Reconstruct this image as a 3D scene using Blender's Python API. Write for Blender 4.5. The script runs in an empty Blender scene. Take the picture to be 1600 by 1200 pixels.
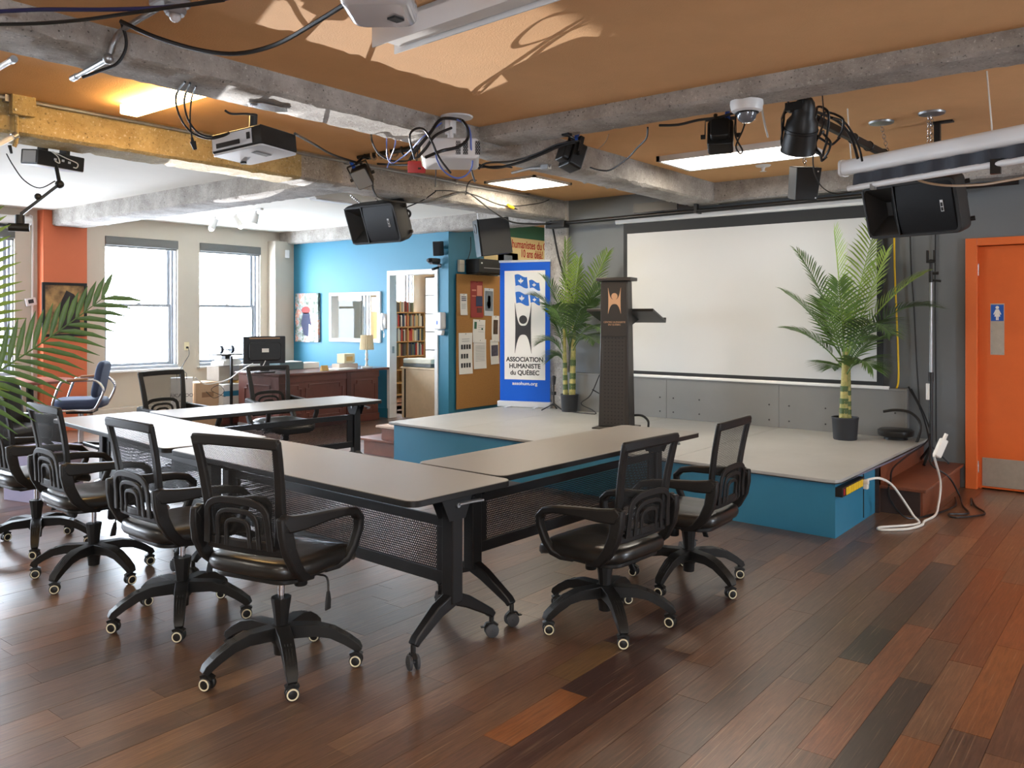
import bpy, math, random
from math import sin, cos, pi, radians as R
from mathutils import Vector as V, Matrix as Mx
C = bpy.context.scene.collection
SC = bpy.context.scene
rnd = random.Random(7)

# ------------------------------------------------------------------ camera
cd = bpy.data.cameras.new('camera'); cam = bpy.data.objects.new('camera', cd); C.objects.link(cam)
cam.location = (0, 0, 1.5); cam.rotation_euler = (R(90), 0, R(38.3 - 90))
cd.sensor_width = 36; cd.lens = 29.475; cd.shift_y = -0.0666; cd.clip_start = 0.05
SC.camera = cam

# ------------------------------------------------------------------ world, daylight, exposure
w = bpy.data.worlds.new('sky'); SC.world = w; w.use_nodes = True
bg = w.node_tree.nodes['Background']
bg.inputs[0].default_value = (0.81, 0.915, 1.05, 1); bg.inputs[1].default_value = 13.0
SC.view_settings.view_transform = 'Standard'; SC.view_settings.look = 'None'
SC.view_settings.gamma = 1; SC.view_settings.use_curve_mapping = False
SC.view_settings.exposure = 1.36
SC.cycles.max_bounces = 10; SC.cycles.diffuse_bounces = 7; SC.cycles.glossy_bounces = 4; SC.cycles.transparent_max_bounces = 24
SC.cycles.sample_clamp_indirect = 6
def lamp(name, kind, loc, energy, col, **kw):
    l = bpy.data.lights.new(name, kind); l.energy = energy; l.color = col
    o = bpy.data.objects.new(name, l); C.objects.link(o); o.location = loc
    for k, v in kw.items(): setattr(l, k, v)
    return o
def aim(o, t): o.rotation_euler = (V(t) - o.location).to_track_quat('-Z', 'Y').to_euler()
WIN = [(-2.6, -1.5), (-1.1, 0.0), (1.0, 2.1), (3.34, 4.42), (5.56, 6.63), (6.98, 8.05)]   # window openings in the street wall
for a, b in WIN + [(9.4, 10.4), (10.55, 11.5)]:
    p = lamp('daylight_portal', 'AREA', ((a + b)/2, 11.68, 1.65), 1, (1, 1, 1), shape='RECTANGLE', size=b - a, size_y=1.9)
    p.rotation_euler = (R(-90), 0, 0); p.data.cycles.is_portal = True
RW = []      # windows of the wall behind the viewer (y)
FILLWIN = [(-3.9, -2.7), (5.0, 5.8)]         # unseen openings added in the right-hand wall to let in fill daylight (x)
for a, b in RW:
    p = lamp('daylight_portal', 'AREA', (-4.24, (a + b)/2, 1.65), 1, (1, 1, 1), shape='RECTANGLE', size=1.9, size_y=b - a)
    p.rotation_euler = (0, R(-90), 0); p.data.cycles.is_portal = True
for a, b in FILLWIN:
    p = lamp('daylight_portal', 'AREA', ((a + b)/2, -4.24, 1.65), 1, (1, 1, 1), shape='RECTANGLE', size=b - a, size_y=1.9)
    p.rotation_euler = (R(90), 0, 0); p.data.cycles.is_portal = True
# sun glint thrown up from the street through the windows on to the ceiling
gl = lamp('street_glint', 'SPOT', (10.97, 24.7, -1.81), 24000, (1, .97, .95), spot_size=R(5.5), spot_blend=.03, shadow_soft_size=.02)
aim(gl, (6.09, 11.6, .98))

# ------------------------------------------------------------------ helpers
def lin(c): return tuple(((x/255)/12.92 if x <= 10 else (((x/255) + .055)/1.055)**2.4) for x in c)
class MB:
    def __init__(s): s.v = []; s.f = []
    def add(s, vs, fs):
        n = len(s.v); s.v += [tuple(x) for x in vs]; s.f += [tuple(i + n for i in f) for f in fs]; return s
    def box(s, a, b, M=None):
        x0, y0, z0 = a; x1, y1, z1 = b
        vs = [V(q) for q in ((x0,y0,z0),(x1,y0,z0),(x1,y1,z0),(x0,y1,z0),(x0,y0,z1),(x1,y0,z1),(x1,y1,z1),(x0,y1,z1))]
        if M is not None: vs = [M @ q for q in vs]
        return s.add(vs, [(0,3,2,1),(4,5,6,7),(0,1,5,4),(1,2,6,5),(2,3,7,6),(3,0,4,7)])
    def cbox(s, c, d, M=None): return s.box([c[i] - d[i]/2 for i in range(3)], [c[i] + d[i]/2 for i in range(3)], M)
    def cyl(s, p0, p1, r0, r1=None, n=12, cap=True):
        return s.tube([p0, p1], r0, n, r1=r1, sm=0, cap=cap)
    def tube(s, pts, r, n=6, r1=None, sm=4, cap=True):
        P = [V(p) for p in pts]
        if sm and len(P) > 2: P = catmull(P, sm)
        m = len(P); r1 = r if r1 is None else r1
        t = [(P[min(i+1, m-1)] - P[max(i-1, 0)]).normalized() for i in range(m)]
        u = t[0].orthogonal().normalized(); vs = []
        for i in range(m):
            u = (u - t[i]*u.dot(t[i])); u = u.normalized() if u.length > 1e-6 else t[i].orthogonal().normalized()
            w_ = t[i].cross(u); rr = r + (r1 - r)*i/(m - 1)
            vs += [P[i] + (u*cos(2*pi*k/n) + w_*sin(2*pi*k/n))*rr for k in range(n)]
        fs = [(i*n + k, i*n + (k+1) % n, (i+1)*n + (k+1) % n, (i+1)*n + k) for i in range(m-1) for k in range(n)]
        if cap: fs += [tuple(reversed(range(n))), tuple((m-1)*n + k for k in range(n))]
        return s.add(vs, fs)
    def lathe(s, prof, n=16, o=(0,0,0), M=None):
        o = V(o); vs = []; M = M or Mx.Identity(3)
        for r, z in prof: vs += [o + M @ V((max(r,1e-5)*cos(2*pi*k/n), max(r,1e-5)*sin(2*pi*k/n), z)) for k in range(n)]
        m = len(prof)
        fs = [(i*n + k, i*n + (k+1) % n, (i+1)*n + (k+1) % n, (i+1)*n + k) for i in range(m-1) for k in range(n)]
        fs += [tuple(reversed(range(n))), tuple((m-1)*n + k for k in range(n))]
        return s.add(vs, fs)
    def prism(s, poly, h, o=(0,0,0), u=(1,0,0), v=(0,1,0)):
        o, u, v = V(o), V(u), V(v); w_ = u.cross(v); n = len(poly)
        a = [o + u*x + v*y for x, y in poly]; b = [p + w_*h for p in a]
        return s.add(a + b, [tuple(reversed(range(n))), tuple(range(n, 2*n))] + [(i, (i+1) % n, n + (i+1) % n, n + i) for i in range(n)])
    def ring(s, outer, inner, h, o=(0,0,0), u=(1,0,0), v=(0,1,0)):
        o, u, v = V(o), V(u), V(v); w_ = u.cross(v)*h; n = len(outer)
        A = [o + u*x + v*y for x, y in outer]; B = [o + u*x + v*y for x, y in inner]
        vs = A + B + [p + w_ for p in A] + [p + w_ for p in B]; fs = []
        for i in range(n):
            j = (i+1) % n
            fs += [(i, n+i, n+j, j), (2*n+i, 2*n+j, 3*n+j, 3*n+i), (i, j, 2*n+j, 2*n+i), (n+i, 3*n+i, 3*n+j, n+j)]
        return s.add(vs, fs)
    def sweep(s, path, wv, size, closed=False):
        """rectangle section along a path: wv = width direction, size = (thickness, width) or one per point"""
        P = [V(p) for p in path]; m = len(P); wv = V(wv); vs = []
        for i in range(m):
            t = (P[(i+1) % m] - P[i-1]) if closed else (P[min(i+1, m-1)] - P[max(i-1, 0)])
            ww = wv; nn = t.normalized().cross(ww).normalized()
            th, wd = size[i] if isinstance(size, list) else size
            vs += [P[i] + nn*th/2 + ww*wd/2, P[i] - nn*th/2 + ww*wd/2, P[i] - nn*th/2 - ww*wd/2, P[i] + nn*th/2 - ww*wd/2]
        fs = []
        for i in range(m if closed else m - 1):
            j = (i+1) % m
            fs += [(4*i+k, 4*i+(k+1) % 4, 4*j+(k+1) % 4, 4*j+k) for k in range(4)]
        if not closed: fs += [(3,2,1,0), (4*m-4, 4*m-3, 4*m-2, 4*m-1)]
        return s.add(vs, fs)
    def grid(s, fn, nu, nv):
        vs = [fn(i/nu, j/nv) for j in range(nv+1) for i in range(nu+1)]
        return s.add(vs, [(j*(nu+1)+i, j*(nu+1)+i+1, (j+1)*(nu+1)+i+1, (j+1)*(nu+1)+i) for j in range(nv) for i in range(nu)])
    def torus(s, c, ax, Rr, r, n=20, m=8):
        ax = V(ax).normalized(); u = ax.orthogonal().normalized(); w_ = ax.cross(u); c = V(c); vs = []
        for i in range(n):
            d_ = u*cos(2*pi*i/n) + w_*sin(2*pi*i/n)
            vs += [c + d_*(Rr + r*cos(2*pi*k/m)) + ax*r*sin(2*pi*k/m) for k in range(m)]
        return s.add(vs, [(i*m+k, ((i+1) % n)*m+k, ((i+1) % n)*m+(k+1) % m, i*m+(k+1) % m) for i in range(n) for k in range(m)])
    def ball(s, c, r, n=12, sc=(1,1,1)):
        c = V(c); k = n//2
        prof = [(sin(pi*i/k), -cos(pi*i/k)) for i in range(k+1)]
        return s.lathe([(a*r*sc[0], b*r*sc[2]) for a, b in prof], n, c)
def catmull(P, k):
    Q = []; m = len(P)
    for i in range(m-1):
        a, b, c, d_ = P[max(i-1,0)], P[i], P[i+1], P[min(i+2,m-1)]
        for j in range(k):
            t = j/k; Q.append(.5*((2*b) + (c-a)*t + (2*a-5*b+4*c-d_)*t*t + (3*b-a-3*c+d_)*t**3))
    Q.append(P[-1]); return Q
def rrect(w_, h, r, n=5, cx=0, cy=0):
    q = []
    for sx, sy, a in ((1,1,0),(-1,1,90),(-1,-1,180),(1,-1,270)):
        q += [(cx + sx*(w_/2 - r) + r*cos(R(a + 90*i/n)), cy + sy*(h/2 - r) + r*sin(R(a + 90*i/n))) for i in range(n+1)]
    return q
def mesh(name, mb, m, smooth=40):
    me = bpy.data.meshes.new(name); me.from_pydata(mb.v, [], mb.f)
    if m: me.materials.append(m)
    if smooth:
        for p in me.polygons: p.use_smooth = True
        me.set_sharp_from_angle(angle=R(smooth))
    return me
def obj(name, mb, m, parent=None, bevel=0, smooth=40, world=False, loc=None, rot=None, seg=2, label=None):
    o = bpy.data.objects.new(name, mesh(name, mb, m, smooth)); C.objects.link(o)
    if parent is not None:
        o.parent = parent
        if world: o.matrix_parent_inverse = parent.matrix_basis.inverted()
    if loc: o.location = loc
    if rot: o.rotation_euler = rot
    if bevel:
        b = o.modifiers.new('bevel', 'BEVEL'); b.width = bevel; b.segments = seg; b.limit_method = 'ANGLE'; b.angle_limit = R(40)
    if label: o['label'] = label
    return o
def tag(o, label, cat, group=None):
    o['label'] = label; o['category'] = cat
    if group: o['group'] = group
    return o
def thing(name, label, cat, loc=(0,0,0), rz=0, group=None, M=None):
    o = bpy.data.objects.new(name, None); C.objects.link(o); o.empty_display_size = .1
    if M is not None: o.matrix_basis = M
    else: o.location = loc; o.rotation_euler = (0, 0, rz)
    return tag(o, label, cat, group)
def struct(name, mb, m, bevel=0, parent=None, smooth=0):
    o = obj(name, mb, m, parent, bevel, smooth)
    if parent is None: o['kind'] = 'structure'
    return o
def frame(pos, n, up=(0,0,1)):
    """matrix whose x runs to the viewer's right, y up and z out of a face with normal n"""
    n = V(n).normalized(); u = V(up).cross(n).normalized(); v = n.cross(u)
    return Mx(((u.x, v.x, n.x, pos[0]), (u.y, v.y, n.y, pos[1]), (u.z, v.z, n.z, pos[2]), (0,0,0,1)))
def text(name, s, size, m, parent, x=0, y=0, z=.002, align='CENTER', sx=1, bold=0, rot=0, fit=None, thick=0):
    cu = bpy.data.curves.new(name, 'FONT'); cu.body = s; cu.size = size; cu.align_x = align; cu.extrude = .0006; cu.offset = bold; cu.bevel_depth = thick; cu.bevel_resolution = 0
    t = bpy.data.objects.new(name, cu); C.objects.link(t)
    me = bpy.data.meshes.new_from_object(t); bpy.data.objects.remove(t)
    me.materials.clear(); me.materials.append(m)
    if fit: xs_ = [q.co.x for q in me.vertices]; sx = fit/(max(xs_) - min(xs_))
    o = bpy.data.objects.new(name, me); C.objects.link(o); o.parent = parent; o.location = (x, y, z); o.scale = (sx, 1, 1); o.rotation_euler = (0, 0, rot)
    return o
def dup(root, loc, rz, label=None, group=None):
    def cp(o, par):
        c = o.copy(); C.objects.link(c); c.parent = par
        for ch in o.children: cp(ch, c)
        return c
    r = cp(root, None); r.location = loc; r.rotation_euler = (0, 0, rz)
    if label: r['label'] = label
    if group: r['group'] = group
    return r
def cable(name, pts, r, m, label, group=None, n=6, sm=5, cat='cable'):
    return tag(obj(name, MB().tube(pts, r, n, sm=sm), m), label, cat, group)
def sag(a, b, d_, k=4):
    a, b = V(a), V(b)
    return [a.lerp(b, i/k) - V((0,0,d_*4*(i/k)*(1-i/k))) for i in range(k+1)]

# ------------------------------------------------------------------ materials
def mat(name, col, rough=.5, metal=0, vary=None, bump=None, spec=.5, coat=0, alpha=None, emit=None, col2=None, trans=0):
    m = bpy.data.materials.new(name); m.use_nodes = True; nt = m.node_tree; N = nt.nodes; L = nt.links; b = N['Principled BSDF']
    c = lin(col) + (1,); b.inputs['Base Color'].default_value = c
    b.inputs['Roughness'].default_value = rough; b.inputs['Metallic'].default_value = metal; b.inputs['Specular IOR Level'].default_value = spec
    b.inputs['Coat Weight'].default_value = coat; b.inputs['Transmission Weight'].default_value = trans
    if emit: b.inputs['Emission Color'].default_value = lin(emit[0]) + (1,); b.inputs['Emission Strength'].default_value = emit[1]
    tc = N.new('ShaderNodeTexCoord')
    if vary:      # (scale, amount[, detail])
        n = N.new('ShaderNodeTexNoise'); n.inputs['Scale'].default_value = vary[0]; n.inputs['Detail'].default_value = vary[2] if len(vary) > 2 else 5; n.inputs['Roughness'].default_value = .65
        L.new(tc.outputs['Object'], n.inputs['Vector'])
        mr = N.new('ShaderNodeMapRange'); mr.inputs[1].default_value = .3; mr.inputs[2].default_value = .7; mr.clamp = True
        L.new(n.outputs['Fac'], mr.inputs[0])
        mx = N.new('ShaderNodeMix'); mx.data_type = 'RGBA'
        c2 = lin(col2) if col2 else tuple(x*(1 - vary[1]) for x in c[:3])
        mx.inputs[6].default_value = c2 + (1,); mx.inputs[7].default_value = c
        L.new(mr.outputs[0], mx.inputs[0]); L.new(mx.outputs[2], b.inputs['Base Color'])
    if bump:      # (scale, strength)
        n = N.new('ShaderNodeTexNoise'); n.inputs['Scale'].default_value = bump[0]; n.inputs['Detail'].default_value = 6
        L.new(tc.outputs['Object'], n.inputs['Vector'])
        bp = N.new('ShaderNodeBump'); bp.inputs['Strength'].default_value = bump[1]; bp.inputs['Distance'].default_value = .01
        L.new(n.outputs['Fac'], bp.inputs['Height']); L.new(bp.outputs[0], b.inputs['Normal'])
    return m
def perforated(name, col, pitch, rad, axes, rough=.45, stagger=True, soft=0.0):
    """plate with round holes: axes = the two object axes of the hole grid"""
    m = mat(name, col, rough, spec=.25); nt = m.node_tree; N = nt.nodes; L = nt.links; b = N['Principled BSDF']
    tc = N.new('ShaderNodeTexCoord'); sp = N.new('ShaderNodeSeparateXYZ'); L.new(tc.outputs['Object'], sp.inputs[0])
    def op(k, a, c=None):
        q = N.new('ShaderNodeMath'); q.operation = k
        for i, z in enumerate((a, c)):
            if z is None: continue
            if hasattr(z, 'links'): L.new(z, q.inputs[i])
            else: q.inputs[i].default_value = z
        return q.outputs[0]
    u = op('DIVIDE', sp.outputs[axes[0]], pitch); v = op('DIVIDE', sp.outputs[axes[1]], pitch*(.87 if stagger else 1))
    if stagger: u = op('ADD', u, op('MULTIPLY', op('FLOORED_MODULO', op('FLOOR', v), 2.0), .5))
    du = op('SUBTRACT', op('FLOORED_MODULO', u, 1.0), .5); dv = op('SUBTRACT', op('FLOORED_MODULO', v, 1.0), .5)
    d2 = op('ADD', op('MULTIPLY', du, du), op('MULTIPLY', dv, dv))
    L.new(op('GREATER_THAN', d2, rad*rad), b.inputs['Alpha'])
    return m

# concrete: cloudy greys, pores, pale flecks and rust stains
def concrete(name, c1, c2, pit=.8):
    m = mat(name, c1, .85, spec=.3); nt = m.node_tree; N = nt.nodes; L = nt.links; b = N['Principled BSDF']
    tc = N.new('ShaderNodeTexCoord')
    def noise(sc, det, ro):
        n = N.new('ShaderNodeTexNoise'); n.inputs['Scale'].default_value = sc; n.inputs['Detail'].default_value = det; n.inputs['Roughness'].default_value = ro
        L.new(tc.outputs['Object'], n.inputs['Vector']); return n.outputs['Fac']
    def rmp(src, p0, p1, hi=1.0):
        r_ = N.new('ShaderNodeMapRange'); r_.inputs[1].default_value = p0; r_.inputs[2].default_value = p1; r_.inputs[4].default_value = hi; L.new(src, r_.inputs[0]); return r_.outputs[0]
    def mix(f, a, c, bt='MIX'):
        q = N.new('ShaderNodeMix'); q.data_type = 'RGBA'; q.blend_type = bt; L.new(f, q.inputs[0])
        for k, z in ((6, a), (7, c)):
            if hasattr(z, 'links'): L.new(z, q.inputs[k])
            else: q.inputs[k].default_value = lin(z) + (1,)
        return q.outputs[2]
    big, mid, fine = noise(3.5, 10, .7), noise(9, 8, .7), noise(55, 4, .6)
    vo = N.new('ShaderNodeTexVoronoi'); vo.inputs['Scale'].default_value = 28; L.new(tc.outputs['Object'], vo.inputs['Vector'])
    c = mix(rmp(big, .35, .65), c2, c1)
    c = mix(rmp(mid, .58, .72, .5), c, tuple(x*.62 for x in c1))
    c = mix(rmp(fine, .60, .70, .65), c, (222,218,210))
    c = mix(rmp(fine, .40, .30, .7), c, tuple(x*.45 for x in c1))
    pores = rmp(vo.outputs['Distance'], .16, .10, pit)
    gate = N.new('ShaderNodeMath'); gate.operation = 'MULTIPLY'; L.new(pores, gate.inputs[0]); L.new(rmp(mid, .48, .55), gate.inputs[1])
    c = mix(gate.outputs[0], c, tuple(x*.3 for x in c1))
    L.new(c, b.inputs['Base Color'])
    h = N.new('ShaderNodeMath'); h.operation = 'SUBTRACT'; L.new(fine, h.inputs[0]); L.new(gate.outputs[0], h.inputs[1])
    bp = N.new('ShaderNodeBump'); bp.inputs['Strength'].default_value = .6; bp.inputs['Distance'].default_value = .012
    L.new(h.outputs[0], bp.inputs['Height']); L.new(bp.outputs[0], b.inputs['Normal'])
    return m
CONC = concrete('concrete', (186,181,174), (140,134,127))
CONCY = concrete('ochre concrete', (190,172,128), (156,136,94), .6)  # yellower concrete tone for one beam's sides and its junction box
TAN = mat('tan stippled ceiling', (228,180,130), .9, vary=(3, .08), bump=(120, .25), spec=.2)
OFFW = mat('off white ceiling', (226,222,212), .9, vary=(1.5, .05), bump=(60, .15), spec=.2)
TEAL = mat('teal wall paint', (48,124,152), .55, vary=(3, .05), bump=(90, .05))
GREEN = mat('green wall paint', (58,112,92), .6)
GREY = mat('charcoal wall paint', (106,110,112), .6, vary=(2, .08), bump=(80, .05))
GREYL = mat('grey board paint', (126,126,124), .5, vary=(2, .08))
BEIGE = mat('beige wall paint', (196,186,170), .7, vary=(2, .04))
ORANGE = mat('orange wall paint', (206,106,66), .6, vary=(2, .05))
DOORO = mat('orange door paint', (214,98,34), .5, vary=(4, .1))
DOORF = mat('orange frame paint', (214,104,48), .4)
WHITE = mat('white gloss paint', (232,232,230), .4)
CREAM = mat('cream office paint', (232,228,208), .7)
BLACK = mat('black plastic', (34,33,32), .42, vary=(20, .2), spec=.35)
BLACKM = mat('black metal', (24,24,25), .38)
RUBBER = mat('grey rubber', (62,63,66), .6)
CHROME = mat('chrome', (215,215,220), .14, 1)
STEEL = mat('galvanised steel', (176,178,180), .4, .85, vary=(30, .2))
PLWH = mat('white plastic', (226,226,226), .4)
PLGR = mat('grey plastic', (150,150,152), .45)
SILVER = mat('silver plastic', (205,210,218), .35, .1)
PAPER = mat('paper', (232,230,224), .8)
INK = mat('dark ink', (50,50,54), .7)
CARD = mat('brown cardboard', (196,164,130), .85, vary=(8, .1))
CARDY = mat('yellow cardboard', (214,174,104), .85, vary=(8, .1))
BLUEP = mat('blue plastic', (40,90,190), .4)
REDP = mat('red plastic', (170,40,44), .4)
YELP = mat('yellow plastic', (238,196,40), .4)
CBLK = mat('black cable sheath', (22,22,24), .45)
CWHT = mat('white cable sheath', (225,222,215), .5)
CBLU = mat('blue cable sheath', (92,112,190), .5)
CYEL = mat('yellow cable sheath', (232,190,30), .5)
CBRN = mat('tan cable sheath', (170,140,110), .5)
GLASS = mat('clear glass', (255,255,255), .02, trans=1)
nt_ = GLASS.node_tree; tr_ = nt_.nodes.new('ShaderNodeBsdfTransparent'); gs_ = nt_.nodes.new('ShaderNodeBsdfGlossy'); gs_.inputs['Roughness'].default_value = .02
mx_ = nt_.nodes.new('ShaderNodeMixShader'); fr_ = nt_.nodes.new('ShaderNodeFresnel'); fr_.inputs[0].default_value = 1.35
ge_ = nt_.nodes.new('ShaderNodeNewGeometry'); ma_ = nt_.nodes.new('ShaderNodeMath'); ma_.operation = 'SUBTRACT'; ma_.use_clamp = True
nt_.links.new(fr_.outputs[0], ma_.inputs[0]); nt_.links.new(ge_.outputs['Backfacing'], ma_.inputs[1]); nt_.links.new(ma_.outputs[0], mx_.inputs[0]); nt_.links.new(tr_.outputs[0], mx_.inputs[1]); nt_.links.new(gs_.outputs[0], mx_.inputs[2]); nt_.links.new(mx_.outputs[0], nt_.nodes['Material Output'].inputs[0])
PANELE = mat('lit light panel', (255,250,240), .5, emit=((255,246,232), 5.5))
PANELB = mat('bright lit light panel', (255,250,240), .5, emit=((255,240,215), 15))
PANELW = mat('warm lit light panel', (255,235,190), .5, emit=((255,214,140), 16))
BULB = mat('lit bulb', (255,250,240), .5, emit=((255,244,220), 25))
MAHOG = mat('mahogany', (104,58,50), .35, vary=(6, .25), coat=.3)
OAK = mat('pale oak laminate', (206,182,150), .5, vary=(10, .12))
CORK = mat('cork board', (178,128,70), .9, vary=(60, .2), bump=(150, .2))

# ------------------------------------------------------------------ floor: worn hardwood boards
fm = mat('worn hardwood', (120,80,55), .3); nt = fm.node_tree; N = nt.nodes; L = nt.links; b = N['Principled BSDF']; b.inputs['Specular IOR Level'].default_value = .75
at = N.new('ShaderNodeAttribute'); at.attribute_name = 'Col'
tc = N.new('ShaderNodeTexCoord'); mp = N.new('ShaderNodeMapping'); mp.inputs['Scale'].default_value = (1.2, 14, 1)
L.new(tc.outputs['Object'], mp.inputs[0])
n1 = N.new('ShaderNodeTexNoise'); n1.inputs['Scale'].default_value = 6; n1.inputs['Detail'].default_value = 7; n1.inputs['Roughness'].default_value = .68; L.new(mp.outputs[0], n1.inputs['Vector'])
n2 = N.new('ShaderNodeTexNoise'); n2.inputs['Scale'].default_value = 2.3; n2.inputs['Detail'].default_value = 6; n2.inputs['Roughness'].default_value = .62; L.new(tc.outputs['Object'], n2.inputs['Vector'])
def ramp(src, p0, c0, p1, c1):
    r_ = N.new('ShaderNodeValToRGB'); e = r_.color_ramp.elements; e[0].position = p0; e[0].color = c0 + (1,); e[1].position = p1; e[1].color = c1 + (1,)
    L.new(src, r_.inputs[0]); return r_.outputs[0]
def mixc(bt, f, a, c):
    q = N.new('ShaderNodeMix'); q.data_type = 'RGBA'; q.blend_type = bt
    for i, z in ((0, f), (6, a), (7, c)):
        if hasattr(z, 'links'): L.new(z, q.inputs[i])
        else: q.inputs[i].default_value = z if i == 0 else tuple(z) + (1,)
    return q.outputs[2]
c_ = mixc('MULTIPLY', .75, at.outputs['Color'], ramp(n1.outputs['Fac'], .32, (.42,.38,.35), .68, (1.35,1.3,1.25)))
c_ = mixc('MULTIPLY', .8, c_, ramp(n2.outputs['Fac'], .25, (.55,.52,.5), .75, (1.18,1.12,1.08)))
# fine pale scratches in two directions
for k, (sx, sy, rz) in enumerate(((1.2, 90, .5), (1.5, 110, -.9), (1, 80, 1.6))):
    m2 = N.new('ShaderNodeMapping'); m2.inputs['Scale'].default_value = (sx, sy, 1); m2.inputs['Rotation'].default_value = (0, 0, rz); m2.inputs['Location'].default_value = (k*3.1, k*1.7, 0)
    L.new(tc.outputs['Object'], m2.inputs[0]); ns = N.new('ShaderNodeTexNoise'); ns.inputs['Scale'].default_value = 1.6; ns.inputs['Detail'].default_value = 2; L.new(m2.outputs[0], ns.inputs['Vector'])
    c_ = mixc('MIX', ramp(ns.outputs['Fac'], .64, (0,0,0), .76, (.5,.5,.5)), c_, lin((178,150,118)))
L.new(c_, b.inputs['Base Color'])
rr = ramp(n2.outputs['Fac'], .2, (.29,.29,.29), .8, (.35,.35,.35)); L.new(rr, b.inputs['Roughness']); b.inputs['Coat Weight'].default_value = .3; b.inputs['Coat Roughness'].default_value = .5
bp = N.new('ShaderNodeBump'); bp.inputs['Strength'].default_value = .06; bp.inputs['Distance'].default_value = .003; L.new(n1.outputs['Fac'], bp.inputs['Height']); L.new(bp.outputs[0], b.inputs['Normal'])
GROOVE = mat('dark floor groove', (40,28,22), .8)
floor = struct('floor', MB().box((-4.2, -4.2, -.15), (13, 11.8, -.004)), GROOVE)
TONES = [(112,84,64), (104,77,59), (118,88,66), (98,75,60), (122,90,66), (108,80,63), (112,80,58), (94,73,60), (118,91,70)]
ORNG = (150,96,54); DARK = (66,54,48)
special = {(0, 3.4): DARK, (2, 4.0): DARK, (8, 2.5): ORNG, (-1, 3.2): (132,86,50), (1, 3.6): (136,88,60), (-2, 3.9): (134,88,52), (0, 4.9): (124,78,50), (9, 3.1): (120,92,58), (9, 3.9): (84,56,46), (8, 3.4): (72,50,44), (7, 3.0): (76,52,44), (3, 4.9): (120,78,54), (-1, 4.6): (126,80,50), (-2, 5.0): (124,78,48)}
cuts = {0: [2.38, 4.27], 2: [3.78, 4.26], 8: [2.29, 2.77], 1: [2.9, 4.4], 9: [2.85, 3.3]}
pl = []
for k in range(-36, 84):
    y0 = .77 + .13*k; x = -4 + rnd.random()*1.2; row = []
    cs = cuts.get(k)
    while x < 9:
        ln = rnd.uniform(.75, 1.7); x1 = x + ln
        if cs:
            for c0 in cs:
                if x < c0 - .02 and (x1 > c0 - .45): x1 = c0; break
        row.append((x, x1)); x = x1
    if y0 > 7.75: row = [(a, b_) for a, b_ in row]
    for a, b_ in row:
        col = rnd.choice(TONES)
        for (kk, xx), cc in special.items():
            if kk == k and a <= xx < b_: col = cc
        f = rnd.uniform(.88, 1.1); pl.append((a, b_, y0, tuple(min(255, q*f) for q in col)))
def plank(mb, a, b_, y0, dz): return mb.box((a + .0007, y0 + .0007, -.02), (b_ - .0007, y0 + .1293, dz))
def paint(me, cols, per):
    ca = me.color_attributes.new('Col', 'FLOAT_COLOR', 'POINT')
    for i, c in enumerate(cols):
        for j in range(per): ca.data[i*per + j].color = lin(c) + (1,)
def view(x, y):       # is the spot in the frame (true geometry of the room and lens)
    dp = .785*x + .62*y; lt = .62*x - .785*y
    return dp > 1.5 and abs(lt/dp) < .63 and 1.5/dp < .56
near = sorted([p for p in pl if view((p[0] + p[1])/2, p[2]) or view(p[0]+.1, p[2]) or view(p[1]-.1, p[2])], key=lambda p: math.hypot((p[0]+p[1])/2, p[2]))[:298]
ns_ = set(map(id, near))
for p in near:
    o = obj('plank', plank(MB(), *p[:3], rnd.uniform(-.0005, .0003)), fm, floor, smooth=0); paint(o.data, [p[3]], 8)
rest = MB(); rp = [p for p in pl if id(p) not in ns_]
for p in rp: plank(rest, *p[:3], 0)
rest.box((9, -4, -.02), (12.6, 11.5, 0))
o = obj('far_planks', rest, fm, floor, smooth=0); paint(o.data, [p[3] for p in rp] + [(116,74,50)], 8); o['kind'] = 'stuff'

# ------------------------------------------------------------------ ceilings and beams
struct('ceiling', MB().box((-4.2, -4.2, 2.776), (4.5, 3.8, 3.1)), TAN)
struct('ceiling', MB().box((4.4, -4.2, 2.86), (8.5, 3.8, 3.12)), TAN)
struct('ceiling', MB().box((-4.2, 3.8, 2.86), (8.5, 5.85, 3.13)), TAN)
struct('ceiling', MB().box((-4.2, 5.82, 2.86), (8.75, 11.8, 3.14)), OFFW)
struct('ceiling', MB().box((8.4, 3.0, 2.9), (13, 11.8, 3.15)), TAN)
def beam(a, b_, axis, m, name='beam', amp=.0028, m2=None):
    """long block whose arrises are chipped and uneven"""
    r = random.Random(str(a)); n = int((b_[axis] - a[axis])/.045); o2 = 1 - axis; mb = MB(); vs = []
    prof = [(0,1),(0,.6),(0,.06),(.07,0),(.5,0),(.93,0),(1,.06),(1,.6),(1,1)]
    for i in range(n + 1):
        t = a[axis] + (b_[axis] - a[axis])*i/n; ch = r.random() < .09
        for q, z in prof:
            p = [0, 0, 0]; p[axis] = t; j = amp*(1 if z > .5 else 1.0)
            if ch and z < .1 and q in (0, .07, 1, .93): j *= 4.5
            p[o2] = a[o2] + (b_[o2] - a[o2])*q + r.uniform(-j, j)*.6; p[2] = a[2] + (b_[2] - a[2])*z + (r.uniform(-j, j) if z < .9 else 0)
            vs.append(p)
    k = len(prof); fs = [(i*k + j, (i+1)*k + j, (i+1)*k + j + 1, i*k + j + 1) for i in range(n) for j in range(k-1)]
    if axis == 1: fs = [f[::-1] for f in fs]
    fs += [tuple(range(k)), tuple(n*k + j for j in reversed(range(k)))]
    o = struct(name, mb.add(vs, fs), m, smooth=35)
    if m2:
        o.data.materials.append(m2)
        for p in o.data.polygons:
            if p.normal.z < -.6: p.material_index = 1
    return o
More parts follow.
